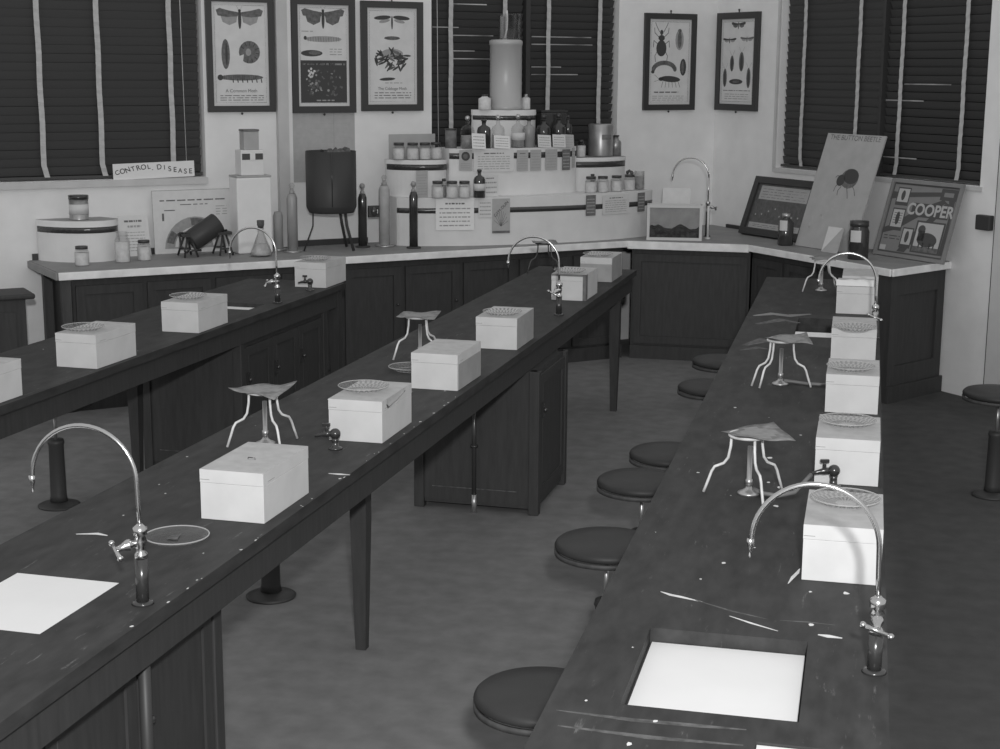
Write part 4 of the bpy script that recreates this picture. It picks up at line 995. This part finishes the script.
# dark jar lids of a second row
for s_, lab in ((2.89, 'half hidden jar behind the left of three jars'), (1.542, 'half hidden dark jar between the first two on the right')):
    make_jar(lab, WL(s_, .45 if s_ > 2 else .46, Z1+G), r=.018, h=.145, fill='tube', group='half hidden second row jars')
b = MB()
for k in range(7):
    a = k*.9; b.ball((.022*math.cos(a), .012*math.sin(a), .012+.008*(k % 3)), .012, 'cork', 8)
tag(b.build('dried_sprig', loc=WL(1.175, .45, Z1+G+.131)), 'dark dried sprig on the lid of the jar beside the tall glass', 'sprig')
def make_tumbler(label, loc, r, h, m='clear', fill='powder', fh=.6):
    o = thing('glass_cylinder', label, 'glass', loc)
    b = MB(); b.lathe([(0, 0), (r, 0), (r, h), (r*.93, h), (r*.93, .006), (0, .006)], m, seg=24); b.build('glass_wall', parent=o)
    b = MB(); b.lathe([(0, .008), (r*.9, .008), (r*.9, h*fh), (0, h*fh)], fill, seg=20); b.build('contents', parent=o); return o
make_tumbler('tall open glass of pale stuff at the right end of the bottom tier', WL(1.065, .43, Z1+G), .044, .155, fill='sand', fh=.72)
# dark bottle with label on first tier
def make_bottle(label, loc, r, h, m='liquid', lab=False, stop='ball', flat=1.0, neck=.3, fill=None, group=None, rz=0.0, name='bottle', clearm=None):
    o = thing(name, label, 'bottle', loc, rz, group)
    P = [(0, 0), (r, 0), (r, h*.62), (r*.85, h*.72), (r*neck, h*.80), (r*neck, h*.93)]
    b = MB(); b.lathe(P + [(0, h*.93)], m, seg=24)
    if flat != 1.0:
        for v in b.bm.verts: v.co.y *= flat
    b.build('bottle_body', parent=o)
    if fill:
        b = MB(); b.lathe([(0, .004), (r*.92, .004), (r*.92, h*.45), (0, h*.46)], fill, seg=20)
        if flat != 1.0:
            for v in b.bm.verts: v.co.y *= flat
        b.build('contents', parent=o)
    b = MB()
    if stop == 'ball': b.cyl((0, 0, h*.9305), r*neck*1.3, h*.02, 'clear' if m == 'clear' else 'cap', 14); b.ball((0, 0, h*.9505+r*neck*1.2), r*neck*1.25, 'dullmetal' if m == 'clear' else 'cap', 12)
    else: b.cyl((0, 0, h*.9305), r*neck*1.35, h*.07, 'cap', 14)
    b.build('stopper', parent=o)
    if lab:
        b = MB(); b.lathe([(r*1.01, h*.25), (r*1.02, h*.25), (r*1.02, h*.5), (r*1.01, h*.5), (r*1.01, h*.25)], 'label', seg=24)
        if flat != 1.0:
            for v in b.bm.verts: v.co.y *= flat
        b.build('label', parent=o)
    return o
make_bottle('dark bottle with pale label standing on the bottom tier ledge', WL(2.64, .565, Z1+G), .046, .215, lab=True, stop='cap')
TZ = Z2C + G
b = MB(); b.cyl((0, 0, 0), .045, .14, 'paper_d', 24); b.cyl((0, 0, .14), .047, .012, 'cap', 24)
tag(b.build('small_canister', loc=WL(2.755, .30, TZ)), 'dark squat canister at the left of the top row', 'canister')
make_bottle('clear stoppered bottle behind the first white card, top row', WL(2.66, .40, TZ), .055, .225, 'clear', fill='tube', group='bottles on the centre box')
make_bottle('flat dark bottle with pale front, second in the top row', WL(2.525, .42, TZ), .055, .225, 'liquid', stop='cap', flat=.6, neck=.3, group='bottles on the centre box')
make_bottle('clear rounded bottle of pale liquid above a white card, top row', WL(2.40, .42, TZ), .052, .23, 'clear', fill='powder', group='bottles on the centre box')
make_bottle('clear bottle with pale label right below the tall grey can', WL(2.225, .43, TZ), .055, .235, 'clear', fill='tube', lab=True, group='bottles on the centre box')
make_bottle('grey glass bottle half hidden beside the labelled one, top row', WL(2.12, .42, TZ+0), .048, .225, 'tube', group='bottles on the centre box')
make_bottle('dark bottle right of the top tier, first of two', WL(1.985, .42, TZ), .058, .23, 'liquid', group='bottles on the centre box')
make_bottle('dark bottle right of the top tier, second of two', WL(1.835, .40, TZ), .060, .235, 'liquid', group='bottles on the centre box')
make_bottle('slim dark bottle at the right end of the centre box', WL(1.735, .38, TZ), .034, .235, 'liquid', group='bottles on the centre box')
# glass block with window glare behind the dark bottles
o = thing('glass_tank', 'dark square glass jar behind the two dark bottles', 'jar', WL(1.80, .22, TZ), AL)
b = MB(); b.box(-.12, .12, -.05, .05, 0, .27, 'liquid'); b.build('tank_body', parent=o, bevel=.01); b = MB(); b.box(-.125, .125, -.055, .055, .2705, .285, 'cap'); b.build('tank_lid', parent=o)
# right tier
o = thing('canister', 'grey metal canister on the right side box', 'canister', WL(1.345, .26, Z2-.012+G)); zc = .265
b = MB(); b.lathe([(0, 0), (.102, 0), (.104, .01), (.104, zc-.01), (.098, zc), (0, zc)], 'tin', seg=36); b.build('can_body', parent=o)
b = MB(); [b.face([b.bm.verts.new((.1055*math.cos(a_), .1055*math.sin(a_), z_)) for a_, z_ in ((q_, .14), (q_+.12, .14), (q_+.12, .18), (q_, .18))], 'paper_d') for q_ in [-1.3+.12*i for i in range(7)]]; b.build('can_label', parent=o)
make_jar('small white capped jar left of the grey canister', WL(1.57, .32, Z2-.012+G), r=.038, h=.14, neck=.5, group=None)
make_bottle('dark bottle with pale shoulder right of the grey canister', WL(1.19, .25, Z2-.012+G), .048, .17, 'tin', stop='cap', neck=.45, lab=False)
# top tier
o = thing('tall_can', 'tall pale grey cylindrical can on top of the display', 'can', WL(2.235, .24, Z3+G))
b = MB(); b.lathe([(0, 0), (.130, 0), (.133, .006), (.133, .03), (.128, .034), (.128, .50), (.133, .504), (.133, .535), (.128, .54), (0, .54)], 'greycan', seg=48); b.build('can_body', parent=o)
b = MB(); b.lathe([(0, .5405), (.12, .5405), (.118, .545), (0, .545)], 'greycan', seg=48); b.build('can_lid', parent=o)
make_jar('small white jar left of the tall grey can', WL(2.44, .27, Z3+G), r=.050, h=.12, neck=.5, group=None, fill='powder', body='powder', caph=.015)
make_jar('small white jar right of the tall grey can', WL(2.05, .24, Z3+G), r=.036, h=.12, neck=.4, group=None, fill='powder', body='powder', capm='dullmetal', caph=.03)
o = thing('glass_beaker', 'open glass beaker with a bright rod on top of the tall can', 'beaker', WL(2.20, .24, Z3+G+.5455))
b = MB(); b.lathe([(0, .0), (.085, .0), (.088, .01), (.088, .19), (.092, .20), (.0895, .20), (.085, .188), (.085, .012), (0, .006)], 'clear', seg=32); b.build('beaker_glass', parent=o)
b = MB(); b.tube([(-.03, -.05, .012), (-.015, -.04, .08), (-.01, -.05, .15), (-.012, -.06, .225)], .007, 'sheet', 8); b.build('rod', parent=o)
b = MB(); b.box(-.075, -.045, -.02, .02, .0105, .18, 'tube'); b.build('paper_slip', parent=o)
# small display tower
o = thing('display_tower', 'three stacked pale boxes of shrinking size on the left worktop', 'display', WL(4.38, .22, HB0), AL)
b = MB(); b.box(-.135, .135, -.09, .09, 0, .562, 'cardlight'); b.build('bottom_box', parent=o, bevel=.012)
b = MB(); b.box(-.135, .135, -.09, .09, .5625, .575, 'boardgrey'); b.build('box_cover', parent=o, bevel=.003)
b = MB(); b.box(-.09, .09, -.065, .065, .5755, .76, 'card'); b.build('middle_box', parent=o, bevel=.006)
b = MB(); b.box(-.08, .08, -.0675, -.0655, .69, .735, 'ribbon'); b.box(-.02, .02, -.070, -.068, .69, .74, 'sheet'); b.build('ribbon', parent=o)
b = MB(); b.box(-.058, .058, -.05, .05, .7605, .895, 'boardgrey'); b.build('top_box', parent=o, bevel=.004)
b = MB(); b.box(-.061, .061, -.053, .053, .8955, .91, 'paper_d'); b.build('top_cover', parent=o, bevel=.002)

# erlenmeyer flask
o = thing('conical_flask', 'corked conical flask of pale liquid before the stacked display boxes', 'flask', WL(4.40, .48, HB0))
b = MB(); b.lathe([(0, 0), (.082, 0), (.086, .01), (.024, .17), (.023, .225), (.026, .23), (.021, .23), (.021, .17), (.08, .014), (0, .005)], 'clear', seg=32); b.build('flask_glass', parent=o)
b = MB(); b.lathe([(0, .007), (.078, .012), (.072, .035), (.05, .09), (0, .092)], 'powder', seg=28); b.build('contents', parent=o)
b = MB(); b.lathe([(0, .205), (.019, .205), (.026, .2305), (.027, .262), (0, .262)], 'cork', seg=16); b.build('cork', parent=o)

# specimen cylinders
def specimen(label, s_, off, r, h, m, stem=True, glassm='clear', group='tall specimen cylinders on the worktop'):
    o = thing('specimen_cylinder', label, 'cylinder', WL(s_, off, HB0), 0, group)
    b = MB(); b.lathe([(0, 0), (r*1.7, 0), (r*1.7, .008), (r*1.1, .014), (0, .014)], 'dullmetal' if m != 'liquid' else 'black', seg=24); b.build('foot', parent=o)
    b = MB(); b.lathe([(0, .0145), (r, .0145), (r, h-.03), (r*.7, h), (0, h)], m, seg=24); b.build('column', parent=o)
    if stem:
        b = MB(); b.lathe([(0, h+.0005), (r*.55, h+.0005), (r*.5, h+.02), (r*.3, h+.025), (r*.3, h+.04), (0, h+.04)], 'tube', seg=14); b.ball((0, 0, h+.06), .022, 'clear' if m != 'liquid' else 'tube', 14); b.build('stopper', parent=o)
    return o
specimen('grey filled glass cylinder with ball stopper, left of the black drum', 4.10, .34, .039, .435, 'tube')
specimen('shorter grey cylinder half behind the stoppered one, left of the drum', 4.15, .17, .036, .29, 'boardgrey', stem=False)
specimen('black filled cylinder with ball stopper, just right of the black drum', 3.505, .28, .034, .41, 'liquid')
specimen('wide pale clear cylinder left of the bottom display tier', 3.33, .30, .042, .47, 'sand', stem=True)
specimen('black filled cylinder standing before the bottom display tier', 3.175, .50, .033, .43, 'liquid')
b = MB(); b.box(-.02, .02, -.01, .01, 0, .09, 'black'); b.ball((0, 0, .105), .018, 'black', 10); b.box(-.012, .012, -.012, -.0105, .03, .06, 'paper')
tag(b.build('figurine', loc=WL(4.213, .10, HB+.20), rz=AL), 'small dark object fixed to the wall beside the stacked boxes', 'ornament')
# black drum on legs
o = thing('drum_tank', 'large black drum on three bent legs on the worktop', 'tank', WL(3.78, .33, HB0), AL)
b = MB(); b.lathe([(0, .285), (.17, .285), (.175, .30), (.188, .325), (.190, .34), (.190, .745), (.185, .745), (.185, .70), (0, .70)], 'black', seg=48); b.build('drum', parent=o)
b = MB(); b.tube([(-.068, -.186, .34), (-.068, -.186, .74)], .004, 'darkmetal', 6); b.build('seam', parent=o)
for (x0, y0, x1, y1, x2, y2) in ((-.15, 0, -.16, -.02, -.24, -.03), (.06, -.12, .07, -.13, .105, -.17), (.10, .08, .12, .09, .17, .12)):
    b = MB(); b.tube([(x0, y0, .30), (x1, y1, .19), (x2, y2, .004)], .012 if x0 > 0 else .006, 'black', 8); b.build('leg', parent=o)
crumple('glass_wrapping', 'crumpled clear wrapping lying in the top of the black drum', WL(3.74, .33, HB0+.7005), .20, .16, .08, AL, 'smear', 9)

# left end: can, jars, card, chart, drum device
o = thing('tin_can', 'small tin can with dark lid on the hatbox', 'can', WL(5.64, .18, 1.2625+G))
b = MB(); b.lathe([(0, 0), (.067, 0), (.069, .004), (.067, .008), (.067, .145), (0, .145)], 'tin', seg=32); b.build('can_body', parent=o)
b = MB(); b.lathe([(0, .1455), (.070, .1455), (.070, .172), (0, .172)], 'darkmetal', seg=32); b.build('can_lid', parent=o)
b = MB(); b.lathe([(.0675, .04), (.0685, .04), (.0685, .11), (.0675, .11)], 'label', seg=32); b.build('can_label', parent=o)
jl = 'capped jars on the left end of the worktop'
make_jar('capped jar of white powder before the hatbox, nearest the worktop end', WL(5.70, .46, HB0), r=.050, h=.135, group=jl)
make_jar('taller wide mouthed jar of white powder at the right of the hatbox', WL(5.40, .40, HB0), r=.052, h=.215, capm='clear', neck=.72, caph=.03, group=jl)
make_jar('capped jar of white powder in front of the wall chart', WL(5.235, .36, HB0), r=.048, h=.145, group=jl)
s = Sheet(.22, .30, 'paper', .002)
s.rows(.2, .8, .10, .18, 1, 'ink2', .6, 2); s.rows(.3, .75, .22, .32, 1, 'ink3', .5, 3); s.rows(.2, .85, .38, .9, 7, 'ink3', .25, 4)
o = s.build('standing_card', loc=WL(5.22, .10, HB0), rz=AL); o.rotation_euler = (math.radians(-14), 0, AL); tag(o, 'pale printed card leaning on the wall right of the hatbox', 'card')
s = Sheet(.615, .465, 'paper', .004)
s.border(.0, .0, 1, 1, .004, 'ink3'); s.rows(.09, .92, .14, .18, 1, 'ink2', .5, 21); s.rows(.34, .68, .215, .245, 1, 'ink2', .45, 22)
s.rows(.14, .28, .29, .34, 1, 'ink2', .3, 23); s.rows(.78, .92, .25, .42, 4, 'ink3', .25, 24); s.rect(.11, .36, .135, .48, 'ink2', 2)
def fan(s, r0, r1, a0, a1, m, k):
    n = 14; P = [(.51 + r1*math.cos(a0+(a1-a0)*i/n)/s.w, .93 - r1*math.sin(a0+(a1-a0)*i/n)/s.h) for i in range(n+1)] + [(.51 + r0*math.cos(a1-(a1-a0)*i/n)/s.w, .93 - r0*math.sin(a1-(a1-a0)*i/n)/s.h) for i in range(n+1)]
    s.poly(P, m, k)
fan(s, .0, .235, 0.02, PI-.02, 'ink3', 1)
for i, a in enumerate((0.2, .9, 1.5, 2.1, 2.7)): fan(s, .17, .225, a-.22, a+.22, ('ink3', 'ink2', 'ink2', 'ink3', 'ink2')[i], 2)
fan(s, .135, .16, .1, PI-.1, 'paper', 3); fan(s, .05, .12, .15, PI-.15, 'paper_g', 2)
o = s.build('wall_chart', loc=WL(4.765, .06, HB0), rz=AL); o.rotation_euler = (math.radians(-4), 0, AL); tag(o, 'pale chart with a fan shaped diagram leaning on the wall', 'chart')
o = thing('model_churn', 'dark tilted drum carried between two small trestles before the chart', 'machine', WL(4.76, .28, HB0), AL)
b = MB(); T = Matrix.Translation((.0, 0, .175)) @ Matrix.Rotation(math.radians(58), 4, 'Y')
b.lathe([(0, -.125), (.072, -.125), (.080, -.115), (.080, .115), (.072, .125), (0, .125)], 'black', seg=32, T=T); b.build('drum', parent=o)
for cx, hh in ((-.13, .15), (.135, .155)):
    b = MB()
    for sx, sy in ((-1, -1), (1, -1), (-1, 1), (1, 1)): b.tube([(cx+sx*.012, sy*.04, hh), (cx+sx*.05, sy*.085, .004)], .008, 'black', 6)
    b.box(cx-.055, cx+.055, -.06, .06, hh-.003, hh+.018, 'black'); b.box(cx-.045, cx+.045, -.078, -.066, .045, .058, 'black'); b.box(cx-.045, cx+.045, .066, .078, .045, .058, 'black')
    b.build('trestle', parent=o)
b = MB(); b.tube([(-.02, 0, .172), (-.13, 0, .175), (-.19, 0, .175)], .007, 'darkmetal', 8); b.tube([(.0, 0, .175), (.13, 0, .18), (.17, 0, .18)], .007, 'darkmetal', 8); b.build('axle', parent=o)
b = MB(); b.tube([(-.19, 0, .175), (-.19, -.03, .08), (-.16, -.10, .055), (-.06, -.10, .055)], .008, 'darkmetal', 8); b.ball((-.17, -.10, .055), .02, 'darkmetal', 10); b.build('crank', parent=o)

# glass fronted case in the corner
o = thing('insect_cage', 'pale framed glass case of dark soil on the corner worktop', 'case', (-1.525, 12.385, HB0), .12)
w, d, h = .445, .16, .285
b = MB()
for x0, x1, z0, z1 in ((-w/2, -w/2+.022, 0, h), (w/2-.022, w/2, 0, h), (-w/2+.022, w/2-.022, 0, .022), (-w/2+.022, w/2-.022, h-.022, h)):
    b.box(x0, x1, 0, .018, z0, z1, 'mount'); b.box(x0, x1, d-.018, d, z0, z1, 'mount')
for x in (-w/2, w/2-.018):
    for z in (0, h-.018): b.box(x, x+.018, .018, d-.018, z, z+.018, 'mount')
b.build('case_frame', parent=o)
b = MB(); b.box(-w/2+.022, w/2-.022, .006, .009, .022, h-.022, 'clear'); b.build('glass_front', parent=o)
b = MB(); b.box(-w/2+.022, w/2-.022, d-.012, d-.006, .022, h-.022, 'sand'); b.build('case_back', parent=o)
b = MB(); r = random.Random(2); n = 26; g0_, g1_ = [], []
for i in range(n):
    x = -w/2+.024 + (w-.048)*i/(n-1); zz = .075 + .015*math.sin(i*.5) + r.uniform(-.006, .008)
    g0_.append([b.bm.verts.new((x, .012, .02)), b.bm.verts.new((x, .012, zz))]); g1_.append([b.bm.verts.new((x, d-.014, .02)), b.bm.verts.new((x, d-.014, zz+.02))])
for i in range(n-1):
    b.face([g0_[i][0], g0_[i+1][0], g0_[i+1][1], g0_[i][1]], 'soil'); b.face([g0_[i][1], g0_[i+1][1], g1_[i+1][1], g1_[i][1]], 'soil'); b.face([g1_[i][0], g1_[i][1], g1_[i+1][1], g1_[i+1][0]], 'soil')
b.build('soil', parent=o)
b = MB(); b.box(.0, .23, 0, .004, 0, .17, 'paper'); 
o = b.build('paper_stack', loc=(-1.665, 12.62, HB0+.286-.285+.0)); o.location.z = HB0; bm_ = None
me = o.data
for v in me.vertices: v.co.z = v.co.z/.17*.40; v.co.y += v.co.z*.18
tag(o, 'tilted pale paper card behind the glass case', 'card')
b = MB(); b.cyl((0, 0, 0), .009, .27, 'porcelain', 12); b.cyl((0, 0, 0), .022, .012, 'porcelain', 16); tag(b.build('glass_tube', loc=(-1.272, 12.56, HB0)), 'thin white upright tube at the right end of the glass case', 'tube')

# ------------------------------------------------------------------ right arm of the bench
def leaning(name, label, t0, t1, off, w, h, deg, z=HB0, cat='board', parts=None, x=None):
    return
def lean(o, t, off, deg, yaw=0.0, roll=0.0):
    o.location = WR(t, off, HB0); o.rotation_euler = Matrix.Rotation(AR+yaw, 4, 'Z').__matmul__(Matrix.Rotation(math.radians(-deg), 4, 'X')).__matmul__(Matrix.Rotation(roll, 4, 'Y')).to_euler()
# display frame with dark ground
o = thing('display_case', 'dark framed case of labelled specimens leaning beside the beetle board', 'display case')
w, h = .80, .50
b = MB(); f = .055
for x0, x1, z0, z1 in ((-w/2, -w/2+f, 0, h), (w/2-f, w/2, 0, h), (-w/2+f, w/2-f, 0, f), (-w/2+f, w/2-f, h-f, h)): b.box(x0, x1, -.045, 0, z0, z1, 'frame')
b.build('frame', parent=o)
s = Sheet(w-2*f-.001, h-2*f-.001, 'case', .004, z0=f+.0005, y=-.02)
s.rect(.06, .04, .94, .34, 'boardgrey', 1); s.rows(.1, .9, .08, .32, 4, 'ink2', .25, 1)
s.rect(.03, .86, .95, .98, 'boardgrey', 1); s.rows(.1, .9, .885, .96, 2, 'ink2', .3, 2)
r = random.Random(4)
for i in range(16): s.line((.08+i*.055, .42+r.uniform(0, .08)), (.085+i*.055, .76+r.uniform(-.1, .04)), .006, 'ink2', 2)
for i in range(8): s.ell(.1+i*.11, .5+r.uniform(-.05, .2), .012, .02, 'boardgrey', k=3)
s.build('specimen_sheet', parent=o)
lean(o, 1.15, .22, 20, yaw=.02)
# beetle board
s = Sheet(.64, .92, 'boardgrey', .012)
s.text('THE BUTTON BEETLE', .5, .035, .058, 'ink2')
s.ell(.60, .38, .15, .085, 'ink2', .12, k=2); s.ell(.62, .36, .13, .065, 'ink', .15, k=3); s.ell(.46, .40, .07, .05, 'ink', k=3)
for p in ([(.44, .42), (.40, .46), (.39, .50)], [(.5, .45), (.46, .49), (.47, .53)], [(.60, .46), (.63, .50), (.66, .55)], [(.68, .44), (.73, .47), (.77, .52)], [(.44, .37), (.39, .36), (.36, .38)]):
    for i in range(2): s.line(p[i], p[i+1], .007, 'ink2', 2)
for i in range(12): s.ell(random.uniform(.1, .9), random.uniform(.6, .9), .04, .012, 'paper_g', random.uniform(0, 2), k=1)
o = s.build('beetle_board', rz=0); tag(o, 'tall grey board with a painted beetle leaning against the right blind', 'board')
lean(o, 1.97, .37, 18.5, yaw=.03)
s = Sheet(.17, .20, 'paper_g', .003); s.poly([(.0, .0), (.9, 0), (0, .98)], 'paper', 1)
o = s.build('folded_card'); lean(o, 2.14, .46, 19, yaw=.05); tag(o, 'small folded pale card at the foot of the beetle board', 'card')
# Cooper sign
o = thing('picture_sign', 'dark bordered Cooper sign with a sheep picture leaning by the door', 'sign')
w, h = .73, .585
b = MB(); f = .028
for x0, x1, z0, z1 in ((-w/2, -w/2+f, 0, h), (w/2-f, w/2, 0, h), (-w/2+f, w/2-f, 0, f), (-w/2+f, w/2-f, h-f, h)): b.box(x0, x1, -.02, 0, z0, z1, 'signgrey')
b.build('sign_border', parent=o)
s = Sheet(w-2*f-.001, h-2*f-.001, 'signgrey', .006, z0=f+.0005, y=-.004)
s.border(.012, .012, .988, .988, .012, 'signdark')
s.poly([(.0, .13), (.2, .13), (.75, .08), (.75, .14), (.2, .20), (.0, .24)], 'signdark', 2)
s.poly([(.0, .66), (.12, .60), (.45, .35), (.8, .18), (.86, .22), (.5, .45), (.22, .66), (.0, .74)], 'signdark', 2)
s.poly([(.30, .97), (.42, .75), (.85, .22), (.92, .24), (.55, .75), (.42, .97)], 'signdark', 2)
s.rect(.74, .03, .98, .19, 'signdark', 3); s.rect(.79, .08, .93, .14, 'signgrey', 4)
s.poly([(.88, .19), (.97, .19), (.985, .95), (.93, .95), (.94, .4)], 'signdark', 3)
for (u0, v0, u1, v1) in ((.10, .08, .27, .27), (.10, .38, .27, .63), (.33, .64, .47, .86)):
    s.rect(u0-.015, v0-.02, u1+.015, v1+.05, 'signdark', 4); s.rect(u0, v0, u1, v1, 'signpale', 5)
    s.ell((u0+u1)/2, (v0+v1)/2, .03, (v1-v0)*.38, 'signdark', k=6)
for i in range(5): s.line((.12, .43+i*.035), (.25, .43+i*.035), .004, 'signdark', 6)
s.rect(.365, .26, .93, .455, 'signdark', 5); s.text('COOPER', .645, .357, .118, 'signpale', bold=.0035)
s.rect(.50, .50, .93, .95, 'signdark', 5); s.rect(.525, .525, .905, .93, 'signpale', 6)
s.ell(.71, .76, .15, .10, 'signdark', .05, k=7); s.ell(.60, .62, .055, .06, 'signdark', k=7); s.rect(.56, .64, .66, .78, 'signdark', 7); s.rect(.525, .86, .905, .93, 'ink2', 7)
for u in (.60, .66, .76, .82): s.rect(u, .8, u+.02, .88, 'signdark', 7)
s.rect(.03, .90, .12, .97, 'signpale', 5); s.rows(.05, .30, .74, .82, 2, 'signdark', .3, 1)
s.build('sign_face', parent=o)
lean(o, 2.715, .20, 16, yaw=-.0)
# dark jars
make_jar('dark bottle with white label standing before the specimen case', WR(1.59, .44, HB0), r=.060, h=.25, fill=None, body='liquid', capm='dullmetal', neck=.5, caph=.03, group=None, name='dark_bottle', cat='bottle')
make_jar('dark wide jar with white label before the beetle board', WR(2.54, .53, HB0), r=.075, h=.28, fill=None, body='liquid', capm='cap', neck=.85, caph=.04, group=None, name='dark_jar')
for (t, of, r_, z_, hh) in ((1.59, .44, .060, .12, .08), (2.54, .53, .075, .13, .085)):
    q = [o_ for o_ in bpy.data.objects if o_.type == 'EMPTY' and (o_.location - WR(t, of, HB0)).length < .01][0]
    q.rotation_euler = (0, 0, 0); b = MB(); n = 10; R_ = r_*1.012; a0, a1 = -2.45, -1.35
    L0 = [b.bm.verts.new((R_*math.cos(a0+(a1-a0)*i/n), R_*math.sin(a0+(a1-a0)*i/n), z_)) for i in range(n+1)]
    L1 = [b.bm.verts.new((R_*math.cos(a0+(a1-a0)*i/n), R_*math.sin(a0+(a1-a0)*i/n), z_+hh)) for i in range(n+1)]
    for i in range(n): b.face([L0[i], L0[i+1], L1[i+1], L1[i]], 'label', True)
    b.build('paper_label', parent=q)

# origin tidy-up for things built at the world origin
bpy.context.view_layer.update()
